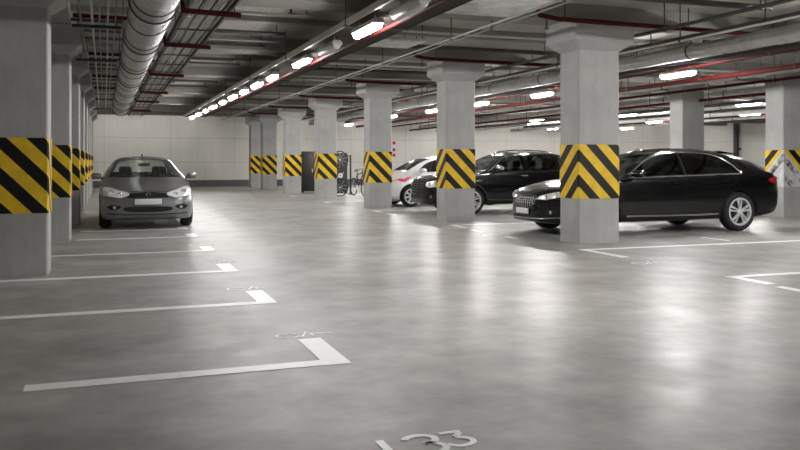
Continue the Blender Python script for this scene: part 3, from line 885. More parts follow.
    def wheels(s, spokes=5, double=True, m=None):
        sp = s.sp; R = sp['R']; rr = R * .70; w = .215
        first = None
        for xw in sp['axles']:
            for sg in (-1, 1):
                y = sg * (sp['track'])
                prof = [(rr, -w / 2 + .012), (rr + .02, -w / 2), (R - .05, -w / 2 - .006), (R - .018, -w / 2 + .012), (R, -w / 2 + .045), (R, w / 2 - .045),
                        (R - .018, w / 2 - .012), (R - .05, w / 2 + .006), (rr + .02, w / 2), (rr, w / 2 - .012)]
                ty = MB().lathe(prof, 'y', (0, 0, 0), 40, True).build('wheel', M['rubber'], s.root, loc=(xw, y, R))
                ty['label'] = 'black tyre with alloy rim'
                o = sg * w / 2
                mb = MB()
                mb.lathe([(rr + .006, o - sg * .015), (rr + .006, o), (rr - .022, o + sg * .002), (rr - .03, o - sg * .012), (rr - .03, -o), (rr + .006, -o)], 'y', (0, 0, 0), 40)
                for k in range(spokes):
                    for dd in ((-.13, .13) if double else (0,)):
                        a0 = 2 * PI * k / spokes + PI / 2
                        a1 = a0 + dd * 1.35
                        p0 = Vector((.045 * math.cos(a0 + dd * 2), o - sg * .004, .045 * math.sin(a0 + dd * 2)))
                        p1 = Vector(((rr - .01) * math.cos(a1), o - sg * .012, (rr - .01) * math.sin(a1)))
                        d = (p1 - p0).normalized(); q = Vector((-d.z, 0, d.x)); yv = Vector((0, sg, 0))
                        def rg(p, hw): return [p + q * hw + yv * -.03, p + q * hw * .8, p - q * hw * .8, p - q * hw + yv * -.03]
                        mb.loft([rg(p0, .018 if double else .035), rg((p0 + p1) / 2 + yv * .008, .016 if double else .03), rg(p1, .02 if double else .04)])
                mb.lathe([(0, o + sg * .006), (.03, o + sg * .006), (.055, o - sg * .004), (.06, o - sg * .03), (0, o - sg * .03)], 'y', (0, 0, 0), 20)
                rim = mb.build('rim', m or M['alloy'], ty)
                MB().lathe([(0, o - sg * .07), (rr - .028, o - sg * .07), (rr - .028, o - sg * .09), (0, o - sg * .09)], 'y', (0, 0, 0), 32).build('brake_disc', M['void'], ty)
    def interior(s):
        xa, xb = s.sp['cab']; h = s.sp['seat_z']; cx = s.sp['seat_x']
        for xs, ys, nm in ((cx, (-.36, .36), 'front_seat'), (cx + .85, (-.36, .36), 'rear_seat')):
            for y in ys:
                mb = MB()
                mb.loft([[(xs - .45, y - .23, .42), (xs - .45, y + .23, .42), (xs - .45, y + .23, .58), (xs - .45, y - .23, .58)],
                         [(xs, y - .24, .42), (xs, y + .24, .42), (xs, y + .24, .56), (xs, y - .24, .56)]])
                mb.loft([[(xs - .06, y - .23, .5), (xs - .06, y + .23, .5), (xs + .10, y + .22, .5), (xs + .10, y - .22, .5)],
                         [(xs + .06, y - .24, h - .35), (xs + .06, y + .24, h - .35), (xs + .18, y + .22, h - .35), (xs + .18, y - .22, h - .35)],
                         [(xs + .12, y - .17, h - .12), (xs + .12, y + .17, h - .12), (xs + .21, y + .16, h - .12), (xs + .21, y - .16, h - .12)]])
                mb.loft([[(xs + .12, y - .11, h - .09), (xs + .12, y + .11, h - .09), (xs + .22, y + .11, h - .09), (xs + .22, y - .11, h - .09)],
                         [(xs + .12, y - .13, h), (xs + .12, y + .13, h), (xs + .22, y + .13, h), (xs + .22, y - .13, h)],
                         [(xs + .14, y - .11, h + .07), (xs + .14, y + .11, h + .07), (xs + .21, y + .11, h + .07), (xs + .21, y - .11, h + .07)]])
                mb.box(xs + .16, xs + .175, y - .05, y - .035, h - .14, h - .06); mb.box(xs + .16, xs + .175, y + .035, y + .05, h - .14, h - .06)
                mb.build(nm, M['seat'], s.root, bevel=.02)
        zd = s.c['zs'](xa + .25)
        w = s.c['W'](xa + .2) - .15
        MB().loft([[(xa + .02, -w, .5), (xa + .02, w, .5), (xa + .02, w, zd - .06), (xa + .02, -w, zd - .06)],
                   [(xa + .4, -w, .55), (xa + .4, w, .55), (xa + .4, w, zd - .05), (xa + .4, -w, zd - .05)],
                   [(xa + .55, -w, .6), (xa + .55, w, .6), (xa + .55, w, zd - .12), (xa + .55, -w, zd - .12)]]).build('dashboard', M['trim'], s.root, bevel=.02)
        c = Vector((xa + .66, .36, zd - .04)); pts = []
        for i in range(24):
            a = 2 * PI * i / 24
            pts.append((c.x + .08 * math.sin(a), c.y + .18 * math.cos(a), c.z + .165 * math.sin(a)))
        mb = MB().tube(pts, .015, 6, True)
        mb.tube([(c.x, c.y - .17, c.z), (c.x - .02, c.y, c.z - .02), (c.x, c.y + .17, c.z)], .018, 6).tube([(c.x - .02, c.y, c.z - .02), (c.x - .15, c.y, c.z - .09)], .03, 8)
        mb.build('steering_wheel', M['plastic'], s.root)
    def mirrors(s, x, z, y, m, sc=1.0):
        for sg in (-1, 1):
            h, n = s.ray('L' if sg < 0 else 'R', x + .06, z - .04, 0)
            yb = abs(h.y)
            rings = []
            for k, (dy, r1, r2) in enumerate([(.0, .015, .03), (.03, .05, .055), (.10, .075, .068), (.19, .075, .066), (.235, .055, .045), (.245, .02, .02)]):
                yy = sg * (y + (dy) * sc)
                rings.append([(x + r1 * 1.0 * math.cos(a) + .01 * k, yy, z + r2 * 1.0 * math.sin(a)) for a in [2 * PI * j / 14 for j in range(14)]])
            o = MB().loft(rings).build('wing_mirror', m, s.root)
            MB().tube([(x + .05, sg * (yb - .02), z - .05), (x + .02, sg * (y + .06), z - .02)], .022, 8).build('mirror_stalk', M['plastic'], o)
            mb = MB().loft([[(x + .115, sg * (y + .04), z - .045), (x + .115, sg * (y + .04), z + .045), (x + .12, sg * (y + .2), z + .042), (x + .12, sg * (y + .2), z - .042)],
                            [(x + .125, sg * (y + .04), z - .045), (x + .125, sg * (y + .04), z + .045), (x + .13, sg * (y + .2), z + .042), (x + .13, sg * (y + .2), z - .042)]])
            mb.build('mirror_glass', M['chrome'], o)
    def handle(s, x, z, m):
        for v in ('L', 'R'):
            s.line(v, [(x, z), (x + .18, z + .004)], .014, 'door_handle', m, off=.022)
    def seams(s, lines):
        for pts in lines:
            for v in ('L', 'R'): s.line(v, pts, .0035, 'door_gap', M['void'], off=.0)
    def headlight(s, ya, yb, zlo, zhi, label=None):
        for sg in (-1, 1):
            us = [sg * (ya + (yb - ya) * i / 10) for i in range(11)]
            o = s.panel('F', us, lambda u: zlo(abs(u)), lambda u: zhi(abs(u)), 'headlight', M['headlamp'], off=.008, t=.02)
            for f, r in ((.34, .042), (.68, .05)):
                u = sg * (ya + (yb - ya) * f); v = (zlo(abs(u)) + zhi(abs(u))) / 2
                h, n = s.ray('F', u, v, 0); r = min(r, (zhi(abs(u)) - zlo(abs(u))) * .42)
                p = h + n * .006
                mb = MB().lathe([(0, -.006), (r * .5, -.008), (r * .9, -.014), (r, -.014), (r * 1.12, -.006), (r * 1.12, .0)], 'x', tuple(p), 18)
                mb.build('lamp_bowl', M['reflector'], o)
            s.line('F', [(u, zlo(abs(u))) for u in us], .006, 'lens_rim', M['plastic'], off=.006, parent=o)
    def plate(s, view, z, w=.26, h=.056):
        hb, n = s.ray(view, 0, z, 0)
        x = hb.x; d = -1 if view == 'F' else 1
        MB().box(x + d * .03 - .008, x + d * .03 + .008, -w, w, z - h, z + h).build('number_plate', M['plate'], s.root, bevel=.004)
        MB().box(min(x, x + d * .022), max(x, x + d * .022), -w - .012, w + .012, z - h - .012, z + h + .012).build('plate_holder', M['plastic'], s.root, bevel=.004)

def urange(a, b, n): return [a + (b - a) * i / n for i in range(n + 1)]

# ---------------------------------------------------------------- silver sedan
spec = dict(L=4.45, R=.315, axles=(.84, 3.48), track=.775, cab=(1.32, 3.55), seat_z=1.12, seat_x=2.12,
    zt=[(0, .56), (.03, .64), (.10, .70), (.3, .775), (.8, .885), (1.12, .945), (1.28, .985), (1.95, 1.32), (2.25, 1.395), (2.7, 1.42), (3.1, 1.385), (3.6, 1.17), (3.85, 1.05), (4.25, 1.01), (4.40, .95), (4.45, .80)],
    zs=[(0, .50), (.03, .57), (.10, .63), (.3, .715), (.8, .83), (1.28, .905), (2.4, .93), (3.6, .955), (4.25, .94), (4.40, .86), (4.45, .72)],
    zb=[(0, .26), (.06, .20), (.3, .175), (.8, .17), (3.6, .18), (4.2, .22), (4.45, .34)],
    W=[(0, .52), (.03, .64), (.09, .74), (.22, .83), (.5, .875), (.9, .89), (2.2, .895), (3.5, .885), (4.1, .85), (4.33, .77), (4.45, .60)],
    ws=[(0, .46), (.03, .57), (.09, .67), (.22, .76), (.5, .82), (.9, .845), (2.2, .85), (3.5, .84), (4.1, .79), (4.33, .70), (4.45, .52)],
    we=[(0, .36), (.1, .55), (.5, .70), (1.0, .755), (1.28, .76), (1.95, .60), (2.4, .565), (3.1, .56), (3.6, .62), (3.9, .70), (4.3, .62), (4.45, .44)],
    ws_x=(.95, 2.3), rw_x=(2.9, 4.0), windshield=(.975, 1.345, .70, .54), rear_window=(1.06, 1.34, .60, .47))
fr = lin([(1.5, .965), (2.4, .985)]); tp = lin([(1.5, .985), (2.0, 1.24), (2.3, 1.315), (2.42, 1.32)])
rb = lin([(2.5, .985), (3.4, 1.01)]); rt = lin([(2.5, 1.325), (2.9, 1.32), (3.25, 1.22), (3.42, 1.03)])
spec['side_windows'] = [(urange(1.56, 2.41, 16), fr, tp), (urange(2.51, 3.40, 16), rb, rt)]
root = thing('silver_sedan', (.80, 16.35, 0), 'silver grey sedan facing the camera beside the left columns', 'car', rz=PI / 2)
c = Car(spec, root, M['silver_paint']); c.body(); c.glazing(M['glass']); c.wheels(5, False); c.interior()
c.mirrors(1.45, 1.0, .84, M['silver_paint'], .85)
c.headlight(.35, .82, lin([(.35, .645), (.5, .59), (.82, .64)]), lin([(.35, .69), (.55, .745), (.72, .80), (.82, .79)]))
c.panel('F', urange(-.37, .37, 20), lambda u: .60 + .01 * abs(u), lambda u: .705 - .03 * (u / .37) ** 2, 'grille', M['void'], off=.006)
for z in (.625, .65, .675):
    c.line('F', [(-.34, z), (-.1, z), (.1, z), (.34, z)], .005, 'grille_bar', M['plastic'], off=.012)
h, n = c.ray('F', 0, .655, 0)
MB().tube([(h.x - .022, 0, .715), (h.x - .022, .042, .655), (h.x - .022, 0, .595), (h.x - .022, -.042, .655)], .012, 6, True).build('badge', M['chrome'], root)
c.line('F', [(-.37, .715), (0, .728), (.37, .715)], .006, 'hood_gap', M['void'], off=0)
c.panel('F', urange(-.45, .45, 20), lambda u: .33 + .04 * (u / .45) ** 4, lambda u: .44 - .02 * (u / .45) ** 4, 'lower_intake', M['void'], off=.005)
for sg in (-1, 1):
    us = [sg * u for u in urange(.50, .74, 8)]
    q = c.panel('F', us, lambda u: .375 + .05 * ((abs(u) - .62) / .12) ** 2, lambda u: .475 - .03 * ((abs(u) - .62) / .12) ** 2, 'fog_lamp_recess', M['void'], off=.005)
    h, n = c.ray('F', sg * .61, .425, 0)
    MB().lathe([(0, -.012), (.03, -.014), (.036, -.004), (.036, .0)], 'x', tuple(h + n * .004), 16).build('fog_lamp', M['reflector'], q)
c.line('F', [(-.72, .305), (-.4, .29), (0, .285), (.4, .29), (.72, .305)], .014, 'bumper_lip', M['plastic'], off=.002)
c.plate('F', .53, .25, .055)
c.handle(2.18, .86, M['silver_paint']); c.handle(3.05, .88, M['silver_paint'])
c.seams([[(1.35, .35), (1.32, .8), (1.42, .93)], [(2.46, .28), (2.46, .97)], [(3.2, .55), (3.42, .8), (3.44, .99)], [(1.35, .3), (2.4, .27), (3.1, .3)]])
for sg in (-1, 1):
    c.panel('B', [sg * u for u in urange(.48, .78, 6)], lambda u: .72, lambda u: .9, 'tail_light', M['red_lens'])
for sg in (-1, 1):
    MB().tube([(1.17, sg * .55, .995), (1.24, sg * .2, 1.0), (1.28, sg * -.02, 1.02)], .008, 6).build('wiper', M['plastic'], root)
h, n = c.ray('T', 2.75, 0, 0)
MB().loft([[(2.7, -.02, h.z - .01), (2.7, .02, h.z - .01), (2.85, .02, h.z - .01), (2.85, -.02, h.z - .01)], [(2.76, -.01, h.z + .05), (2.76, .01, h.z + .05), (2.84, .01, h.z + .05), (2.84, -.01, h.z + .05)]]).build('roof_antenna', M['plastic'], root)
MB().box(1.82, 1.87, -.12, .12, 1.2, 1.265).build('rear_view_mirror', M['plastic'], root, bevel=.012)

# ---------------------------------------------------------------- black coupe SUV
def nose(keys): return [((.10 + x * 1.0 / 1.1) if x < 1.1 else x, v) for x, v in keys]
spec = dict(L=5.19, x0=.10, R=.365, axles=(1.10, 4.13), track=.84, cab=(1.62, 4.62), seat_z=1.22, seat_x=2.62,
    zt=nose([(0, .58), (.03, .68), (.10, .745), (.3, .83), (.9, .95)]) + [(1.40, 1.01), (1.58, 1.05), (2.2, 1.385), (2.5, 1.48), (2.9, 1.54), (3.4, 1.54), (3.9, 1.505), (4.3, 1.43), (4.65, 1.305), (4.9, 1.18), (5.04, 1.10), (5.14, 1.02), (5.19, .88)],
    zs=nose([(0, .50), (.03, .59), (.10, .67), (.3, .75), (.9, .87)]) + [(1.58, .965), (2.5, .985), (3.8, 1.03), (4.6, 1.085), (4.9, 1.085), (5.06, 1.04), (5.14, .97), (5.19, .80)],
    zb=nose([(0, .30), (.06, .235), (.3, .21), (.8, .21)]) + [(4.4, .24), (4.95, .30), (5.19, .42)],
    W=nose([(0, .30), (.025, .42), (.07, .54), (.15, .66), (.29, .80), (.52, .89), (.9, .945)]) + [(2.4, .945), (4.2, .965), (4.8, .945), (5.02, .90), (5.13, .84), (5.19, .76)],
    ws=nose([(0, .26), (.025, .37), (.07, .49), (.15, .60), (.29, .74), (.52, .83), (.9, .895)]) + [(2.4, .90), (4.2, .905), (4.8, .88), (5.02, .83), (5.13, .77), (5.19, .68)],
    we=nose([(0, .20), (.07, .40), (.15, .51), (.29, .64), (.5, .72)]) + [(1.2, .80), (1.58, .80), (2.2, .66), (2.7, .615), (3.8, .605), (4.5, .63), (4.85, .68), (5.08, .68), (5.19, .54)],
    ws_x=(1.2, 2.7), rw_x=(3.9, 5.0), windshield=(1.055, 1.43, .74, .58), rear_window=(1.18, 1.44, .60, .50))
fb = lin([(1.75, 1.03), (4.15, 1.09)])
ft = pchip([(1.75, 1.045), (2.3, 1.33), (2.6, 1.41), (3.0, 1.45), (3.5, 1.44), (3.85, 1.37), (4.08, 1.22), (4.16, 1.105)])
spec['side_windows'] = [(urange(1.80, 2.88, 18), fb, ft), (urange(2.99, 4.14, 22), fb, ft)]
root = thing('black_coupe_suv', (7.02, 13.08, 0), 'glossy black coupe SUV with chrome window trim behind the nearest right column', 'car')
c = Car(spec, root, M['black_paint']); c.body(); c.glazing(M['glass_dark'], M['glass_dark']); c.wheels(5, True); c.interior()
c.mirrors(1.74, 1.085, .93, M['black_paint'], 1.1)
c.headlight(.44, .865, lin([(.44, .635), (.6, .625), (.865, .70)]), lin([(.44, .685), (.6, .735), (.865, .80)]))
c.panel('F', urange(-.36, .36, 20), lambda u: .46 + .10 * abs(u / .36) ** 2, lambda u: .685, 'grille', M['void'], off=.006)
for i in range(9):
    y = -.304 + i * .076
    c.line('F', [(y, .48 + .1 * (y / .36) ** 2), (y, .675)], .004, 'grille_bar', M['alloy'], off=.012)
for z in (.57, .61, .65):
    c.line('F', [(-.31, z), (.31, z)], .004, 'grille_bar', M['alloy'], off=.012)
c.line('F', [(-.36, .56), (-.37, .69), (0, .70), (.37, .69), (.36, .56), (.18, .465), (-.18, .465)], .007, 'grille_frame', M['chrome'], off=.008, closed=True)
h, n = c.ray('F', 0, .62, 0)
MB().tube([(h.x - .025, .05 * math.cos(a), .62 + .04 * math.sin(a)) for a in [2 * PI * k / 16 for k in range(16)]], .009, 6, True).build('badge', M['chrome'], root)
c.plate('F', .42, .22, .05)
c.panel('F', urange(-.42, .42, 16), lambda u: .29, lambda u: .345, 'lower_intake', M['void'], off=.005)
for sg in (-1, 1):
    q = c.panel('F', [sg * u for u in urange(.60, .76, 6)], lambda u: .37, lambda u: .46, 'fog_lamp_recess', M['void'], off=.005)
    h, n = c.ray('F', sg * .68, .415, 0)
    MB().lathe([(0, -.014), (.03, -.014), (.036, -.004), (.036, 0)], 'x', tuple(h + n * .004), 16).build('fog_lamp', M['reflector'], q)
c.line('F', [(-.83, .33), (-.5, .30), (0, .29), (.5, .30), (.83, .33)], .012, 'bumper_strip', M['chrome'], off=.004)
for v in ('L', 'R'):
    c.line(v, [(u, fb(u) - .018) for u in urange(1.72, 4.2, 30)] + [(4.2, 1.11)] + [(u, ft(u) + .012) for u in urange(4.15, 1.72, 34)], .015, 'window_trim', M['chrome'], off=.004)
    c.line(v, [(1.62, .335), (3.0, .33), (3.62, .34)], .016, 'sill_trim', M['chrome'], off=.008)
    c.line(v, [(2.935, 1.03), (2.935, 1.45)], .018, 'door_pillar', M['plastic'], off=.0)
    c.line(v, [(2.35, 1.475), (2.8, 1.515), (3.4, 1.51), (3.95, 1.455)], .015, 'roof_rail', M['chrome'], off=.02)
c.handle(2.62, .905, M['black_paint']); c.handle(3.70, .94, M['black_paint'])
c.seams([[(1.62, .40), (1.60, .85), (1.72, 1.0)], [(2.93, .33), (2.94, 1.01)], [(3.72, .70), (4.0, .9), (4.15, 1.06)], [(1.64, .30), (2.9, .29), (3.64, .31)], [(4.66, 1.08), (4.85, 1.0), (4.9, .8)]])
for v in ('L', 'R'):
    c.panel(v, urange(4.82, 5.15, 10), lin([(4.82, .945), (4.95, .885), (5.15, .875)]), lin([(4.82, .96), (4.98, 1.02), (5.15, .985)]), 'tail_light', M['red_lens'], off=.01, t=.02)
for sg in (-1, 1):
    c.panel('B', [sg * u for u in urange(.34, .78, 8)], lambda u: .85, lambda u: .965, 'tail_light', M['red_lens'], off=.01, t=.02)
c.line('B', [(-.5, .78), (.5, .78)], .012, 'tailgate_trim', M['chrome'], off=.006)
c.panel('B', urange(-.7, .7, 12), lambda u: .46, lambda u: .58, 'rear_bumper_insert', M['plastic'], off=.012)
c.plate('B', .70)
h, n = c.ray('T', 4.35, 0, 0)
MB().loft([[(4.02, -.52, 1.485), (4.02, .52, 1.485), (4.02, .52, 1.505), (4.02, -.52, 1.505)], [(4.42, -.52, 1.435), (4.42, .52, 1.435), (4.42, .52, 1.455), (4.42, -.52, 1.455)]]).build('roof_spoiler', M['black_paint'], root, bevel=.006)
for sg in (-1, 1): MB().lathe([(.05, 5.12), (.05, 5.2), (.04, 5.2), (.04, 5.12)], 'x', (0, sg * .55, .43), 16).build('exhaust_tip', M['chrome'], root)
# ---------------------------------------------------------------- black SUV with roof rails
spec = dict(L=4.60, R=.345, axles=(1.08, 3.70), track=.80, cab=(1.50, 4.25), seat_z=1.25, seat_x=2.4,
    zt=[(0, .66), (.03, .78), (.10, .87), (.3, .94), (.9, 1.01), (1.28, 1.055), (1.42, 1.095), (2.0, 1.44), (2.3, 1.53), (2.8, 1.565), (3.4, 1.55), (3.9, 1.47), (4.25, 1.30), (4.45, 1.08), (4.56, .95), (4.60, .80)],
    zs=[(0, .58), (.03, .70), (.10, .79), (.3, .87), (.9, .94), (1.42, 1.0), (2.4, 1.02), (3.6, 1.05), (4.25, 1.06), (4.45, 1.0), (4.56, .88), (4.60, .72)],
    zb=[(0, .32), (.06, .26), (.3, .24), (.8, .24), (3.8, .25), (4.3, .30), (4.60, .42)],
    W=[(0, .36), (.03, .50), (.09, .64), (.22, .79), (.5, .89), (.9, .915), (2.4, .915), (3.9, .91), (4.3, .88), (4.5, .80), (4.60, .68)],
    ws=[(0, .32), (.03, .45), (.09, .58), (.22, .73), (.5, .835), (.9, .87), (2.4, .875), (3.9, .86), (4.3, .82), (4.5, .74), (4.60, .62)],
    we=[(0, .26), (.09, .48), (.22, .63), (.5, .72), (1.2, .79), (1.42, .79), (2.0, .66), (2.5, .63), (3.6, .62), (4.2, .64), (4.45, .70), (4.60, .54)],
    ws_x=(1.1, 2.4), rw_x=(3.7, 4.6), windshield=(1.09, 1.46, .74, .58), rear_window=(1.12, 1.42, .60, .52))
fb = lin([(1.6, 1.055), (4.0, 1.10)])
ft = pchip([(1.6, 1.075), (2.05, 1.35), (2.35, 1.44), (2.8, 1.475), (3.4, 1.46), (3.8, 1.39), (4.02, 1.2)])
spec['side_windows'] = [(urange(1.64, 2.55, 16), fb, ft), (urange(2.66, 3.45, 14), fb, ft), (urange(3.55, 3.98, 8), fb, ft)]
root = thing('black_suv', (7.32, 18.92, 0), 'black SUV with silver roof rails and mirrors behind the second right column', 'car')
c = Car(spec, root, M['black_paint']); c.body(); c.glazing(M['glass_dark']); c.wheels(6, True); c.interior()
c.mirrors(1.72, 1.14, .90, M['chrome'], 1.1)
c.headlight(.48, .84, lin([(.48, .70), (.6, .66), (.84, .70)]), lin([(.48, .80), (.6, .82), (.84, .86)]))
c.panel('F', urange(-.44, .44, 16), lambda u: .60, lambda u: .80, 'grille', M['void'], off=.006)
for z in (.65, .70, .75): c.line('F', [(-.42, z), (.42, z)], .010, 'grille_bar', M['plastic'], off=.012)
c.panel('F', urange(-.5, .5, 12), lambda u: .38, lambda u: .47, 'lower_intake', M['void'], off=.005)
for sg in (-1, 1):
    q = c.panel('F', [sg * u for u in urange(.58, .74, 6)], lambda u: .40, lambda u: .50, 'fog_lamp_recess', M['void'], off=.005)
    h, n = c.ray('F', sg * .66, .45, 0)
    MB().lathe([(0, -.014), (.035, -.014), (.04, -.004), (.04, 0)], 'x', tuple(h + n * .004), 16).build('fog_lamp', M['reflector'], q)
for v in ('L', 'R'):
    c.line(v, [(2.1, 1.53), (2.4, 1.565), (2.9, 1.585), (3.5, 1.56), (3.75, 1.50)], .02, 'roof_rail', M['chrome'], off=.03)
    c.line(v, [(1.58, 1.03), (2.6, 1.05), (4.0, 1.08)], .007, 'window_trim', M['plastic'], off=.004)
    c.line(v, [(1.5, .36), (2.5, .34), (3.2, .36)], .03, 'side_step', M['plastic'], off=.015)
    c.line(v, [(1.18, .83), (1.34, .835)], .013, 'fender_vent', M['chrome'], off=.01)
c.line('L', [(1.52, 1.04), (1.62, 1.10), (2.05, 1.39), (2.35, 1.475)], .012, 'windshield_trim', M['chrome'], off=.003)
for sg in (-1, 1):
    pts = [(1.08 + .405 * math.cos(a), .345 + .405 * math.sin(a)) for a in [PI * k / 14 for k in range(15)]]
    c.line('L' if sg < 0 else 'R', pts, .022, 'wheel_arch_trim', M['plastic'], off=.006)
c.handle(2.42, .95, M['chrome']); c.handle(3.3, .97, M['black_paint'])
c.seams([[(1.5, .42), (1.48, .9), (1.55, 1.03)], [(2.6, .36), (2.6, 1.05)], [(3.3, .6), (3.5, .85), (3.5, 1.07)]])
for v in ('L', 'R'):
    c.panel(v, urange(4.28, 4.52, 6), lambda u: .82, lambda u: 1.0, 'tail_light', M['red_lens'], off=.01, t=.02)
c.plate('B', .75)

# ---------------------------------------------------------------- pale small cars
def small_spec():
    sp = dict(L=4.05, R=.305, axles=(.84, 3.36), track=.745, cab=(.95, 3.7), seat_z=1.2, seat_x=1.95,
        zt=[(0, .62), (.03, .72), (.10, .79), (.3, .88), (.55, .97), (.70, 1.03), (1.35, 1.37), (1.7, 1.445), (2.2, 1.47), (2.8, 1.45), (3.3, 1.35), (3.7, 1.12), (3.92, .98), (4.02, .88), (4.05, .76)],
        zs=[(0, .54), (.03, .64), (.10, .71), (.3, .79), (.70, .88), (1.4, .93), (2.8, .98), (3.6, 1.0), (3.9, .92), (4.02, .82), (4.05, .68)],
        zb=[(0, .28), (.06, .21), (.3, .19), (.8, .18), (3.4, .19), (3.8, .24), (4.05, .38)],
        W=[(0, .52), (.03, .64), (.09, .72), (.22, .79), (.5, .835), (.9, .85), (2.2, .855), (3.4, .85), (3.8, .80), (3.97, .72), (4.05, .60)],
        ws=[(0, .47), (.03, .58), (.09, .66), (.22, .73), (.5, .78), (.9, .80), (2.2, .81), (3.4, .79), (3.8, .74), (3.97, .66), (4.05, .54)],
        we=[(0, .38), (.1, .55), (.5, .68), (.75, .71), (1.35, .60), (1.8, .57), (2.8, .55), (3.3, .56), (3.7, .62), (4.05, .46)],
        ws_x=(.45, 1.8), rw_x=(3.0, 4.0), windshield=(1.035, 1.385, .65, .53), rear_window=(1.08, 1.33, .54, .46))
    fb = lin([(1.05, .985), (3.4, 1.05)])
    ft = pchip([(1.02, 1.0), (1.4, 1.26), (1.7, 1.345), (2.2, 1.385), (2.8, 1.355), (3.2, 1.26), (3.45, 1.07)])
    sp['side_windows'] = [(urange(1.12, 2.05, 16), fb, ft), (urange(2.15, 3.38, 18), fb, ft)]
    return sp, fb, ft
def small_car(name, loc, label, paint, decal):
    sp, fb, ft = small_spec()
    root = thing(name, loc, label, 'car')
    c = Car(sp, root, paint); c.body(); c.glazing(M['glass_dark']); c.wheels(7, False); c.interior()
    c.mirrors(1.12, 1.04, .83, paint)
    c.headlight(.40, .74, lin([(.40, .60), (.6, .58), (.74, .62)]), lin([(.40, .66), (.6, .72), (.74, .76)]))
    c.panel('F', urange(-.34, .34, 12), lambda u: .58, lambda u: .68, 'grille', M['void'], off=.006)
    c.panel('F', urange(-.5, .5, 12), lambda u: .30, lambda u: .42, 'lower_intake', M['void'], off=.005)
    c.plate('F', .50)
    c.plate('B', .62)
    c.seams([[(.98, .4), (.97, .8), (1.08, .97)], [(2.1, .3), (2.1, .99)], [(3.0, .5), (3.15, .8), (3.2, 1.03)]])
    c.handle(1.85, .87, paint)
    for v in ('L', 'R'):
        c.panel(v, urange(3.78, 3.98, 6), lambda u: .80, lambda u: .95, 'tail_light', M['red_lens'], off=.01, t=.02)
        c.line(v, [(1.0, .30), (2.0, .28), (2.95, .30)], .02, 'sill_trim', M['plastic'], off=.006)
    if decal:
        o = c.panel('L', urange(.42, .86, 14), pchip([(.42, .785), (.50, .735), (.62, .715), (.74, .78), (.86, .86)]), pchip([(.42, .795), (.53, .815), (.62, .80), (.72, .855), (.86, .87)]), 'side_decal', M['pink'], off=.004, t=.004)
        o['label'] = 'pink swoosh decal on the front wing'
        c.line('L', [(.16, .72), (.28, .745), (.43, .785)], .011, 'side_decal', M['pink'], off=.002)
    return c
small_car('white_hatchback', (7.45, 22.72, 0), 'white small car with a pink swoosh on its wing beside the third right column', M['white_paint'], True)
small_car('pale_hatchback', (12.35, 17.15, 0), 'pale hatchback mostly hidden behind the tail of the black coupe SUV', M['pearl_paint'], False)

# ---------------------------------------------------------------- bicycles and locker
def bicycle(loc, label, m, rz):
    t = thing('bicycle', loc, label, 'bicycle', 'bicycles stored upright', rz)
    # stands on its rear wheel: local z runs along the bike, local x is the bike's height
    def P(l, h, y=0): return (h - .34, y, l)
    for l in (.34, 1.36):
        w = MB().tube([(P(l + .32 * math.cos(a), .34 + .32 * math.sin(a))) for a in [2 * PI * k / 28 for k in range(28)]], .022, 6, True).build('wheel', M['rubber'], t)
        mb = MB()
        for k in range(10):
            a = 2 * PI * k / 10
            mb.tube([P(l, .34, .01), P(l + .31 * math.cos(a), .34 + .31 * math.sin(a), 0)], .003, 4)
        mb.tube([P(l, .34, -.05), P(l, .34, .05)], .022, 8)
        mb.build('spokes', M['alloy'], w)
    mb = MB()
    for a, b in [((.34, .34), (.78, .34)), ((.34, .34), (.68, .80)), ((.78, .32), (.66, .88)), ((.78, .32), (1.18, .82)), ((.68, .80), (1.16, .88)), ((1.2, .78), (1.14, .98))]:
        mb.tube([P(*a), P(*b)], .02, 8)
    mb.build('frame', m, t)
    MB().tube([P(1.2, .80), P(1.24, .66), P(1.36, .34)], .016, 8).build('fork', m, t)
    MB().tube([P(1.18, 1.0, -.30), P(1.13, 1.02, -.1), P(1.13, 1.02, .1), P(1.18, 1.0, .30)], .014, 8).build('handlebar', M['plastic'], t)
    MB().loft([[P(.54, .92, -.08), P(.54, .92, .08), P(.54, .97, .07), P(.54, .97, -.07)], [P(.68, .93, -.03), P(.68, .93, .03), P(.68, .96, .03), P(.68, .96, -.03)], [P(.80, .93, -.02), P(.80, .93, .02), P(.80, .955, .02), P(.80, .955, -.02)]]).build('saddle', M['plastic'], t, bevel=.01)
    mb = MB().lathe([(.09, -.006), (.09, .006), (.03, .006), (.03, -.006)], 'y', P(.78, .33, .05), 20, True)
    mb.tube([P(.78, .33, .08), P(.90, .22, .08)], .01, 6).tube([P(.78, .33, -.08), P(.66, .44, -.08)], .01, 6)
    mb.build('crankset', M['alloy'], t)
    return t
bicycle((8.0, 29.95, 0), 'dark bicycle stored upright, leftmost beside the fourth right column', M['bike_black'], .08)
bicycle((8.24, 29.27, 0), 'dark blue bicycle stored upright, nearer one of the two upright ones', M['bike_blue'], PI + .1)
t = bicycle((8.93, 30.25, .34), 'dark bicycle standing on both wheels beside the third right column', M['bike_black'], 0)
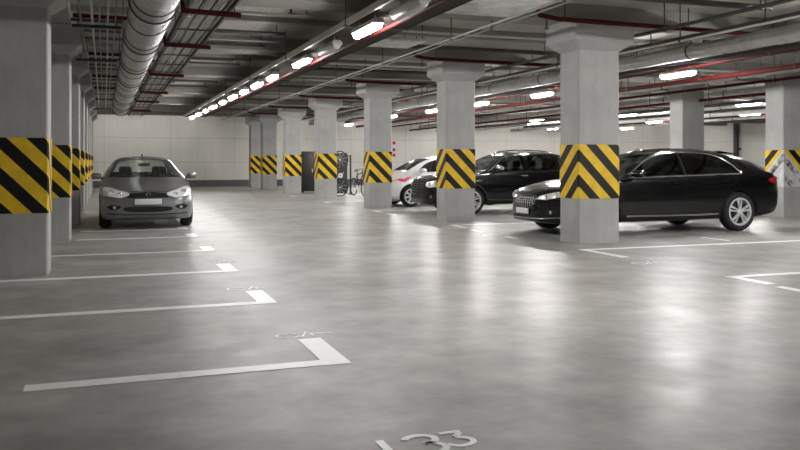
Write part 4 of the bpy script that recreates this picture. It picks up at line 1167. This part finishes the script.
t.rotation_euler = Matrix(((0, -1, .12), (0, -.12, -1), (1, 0, 0))).to_euler(); t['group'] = 'bicycles by the rack'
t = thing('bicycle_rack', (8.62, 30.85, 0), 'black steel rack holding the upright bicycles', 'rack')
for x in (-.5, .5): MB().box(x - .03, x + .03, -.03, .03, 0, 1.55).build('post', M['plastic'], t, bevel=.005)
for z in (.3, 1.5): MB().box(-.55, .55, -.025, .025, z, z + .05).build('rail', M['plastic'], t, bevel=.005)
MB().box(-.24, .36, -.03, .03, .05, 1.64).build('back_panel', M['plastic'], t, smooth=False)
for x in (-.5, .5): MB().box(x - .04, x + .04, -.3, .3, 0, .04).build('foot', M['plastic'], t, bevel=.005)
t = thing('storage_locker', (8.3, 33.6, 0), 'tall black metal locker between the fourth and fifth right columns', 'locker')
MB().box(-.55, .45, -.3, .3, .06, 1.72).build('carcass', M['bike_black'], t, bevel=.01)
for x0, x1 in ((-.54, -.06), (-.04, .44)):
    d = MB().box(x0, x1, -.325, -.3, .1, 1.69).build('door', M['plastic'], t, bevel=.004)
    MB().box(x1 - .08, x1 - .05, -.35, -.325, .85, 1.0).build('door_handle', M['alloy'], d)
for x in (-.5, .4): MB().box(x - .03, x + .03, -.26, .26, 0, .06).build('foot', M['plastic'], t, smooth=False)

# ------------------------------------------------------------------ camera, world, view
cd = bpy.data.cameras.new('camera'); cam = bpy.data.objects.new('camera', cd); COL.objects.link(cam)
cd.sensor_width = 36.0; cd.lens = 816 / 800 * 36.0
cd.shift_y = -(225 - 161.5) / 800
cam.location = (0, 0, 1.3); cam.rotation_euler = (PI / 2, 0, -math.radians(19.94))
cd.clip_end = 200
SC.camera = cam
w = bpy.data.worlds.new('World'); SC.world = w; w.use_nodes = True
w.node_tree.nodes['Background'].inputs[0].default_value = (0.5, 0.5, 0.5, 1)
w.node_tree.nodes['Background'].inputs[1].default_value = 0.02
vs = SC.view_settings
vs.view_transform = 'Standard'; vs.look = 'None'; vs.gamma = 1.0; vs.use_curve_mapping = False
vs.exposure = 0.52
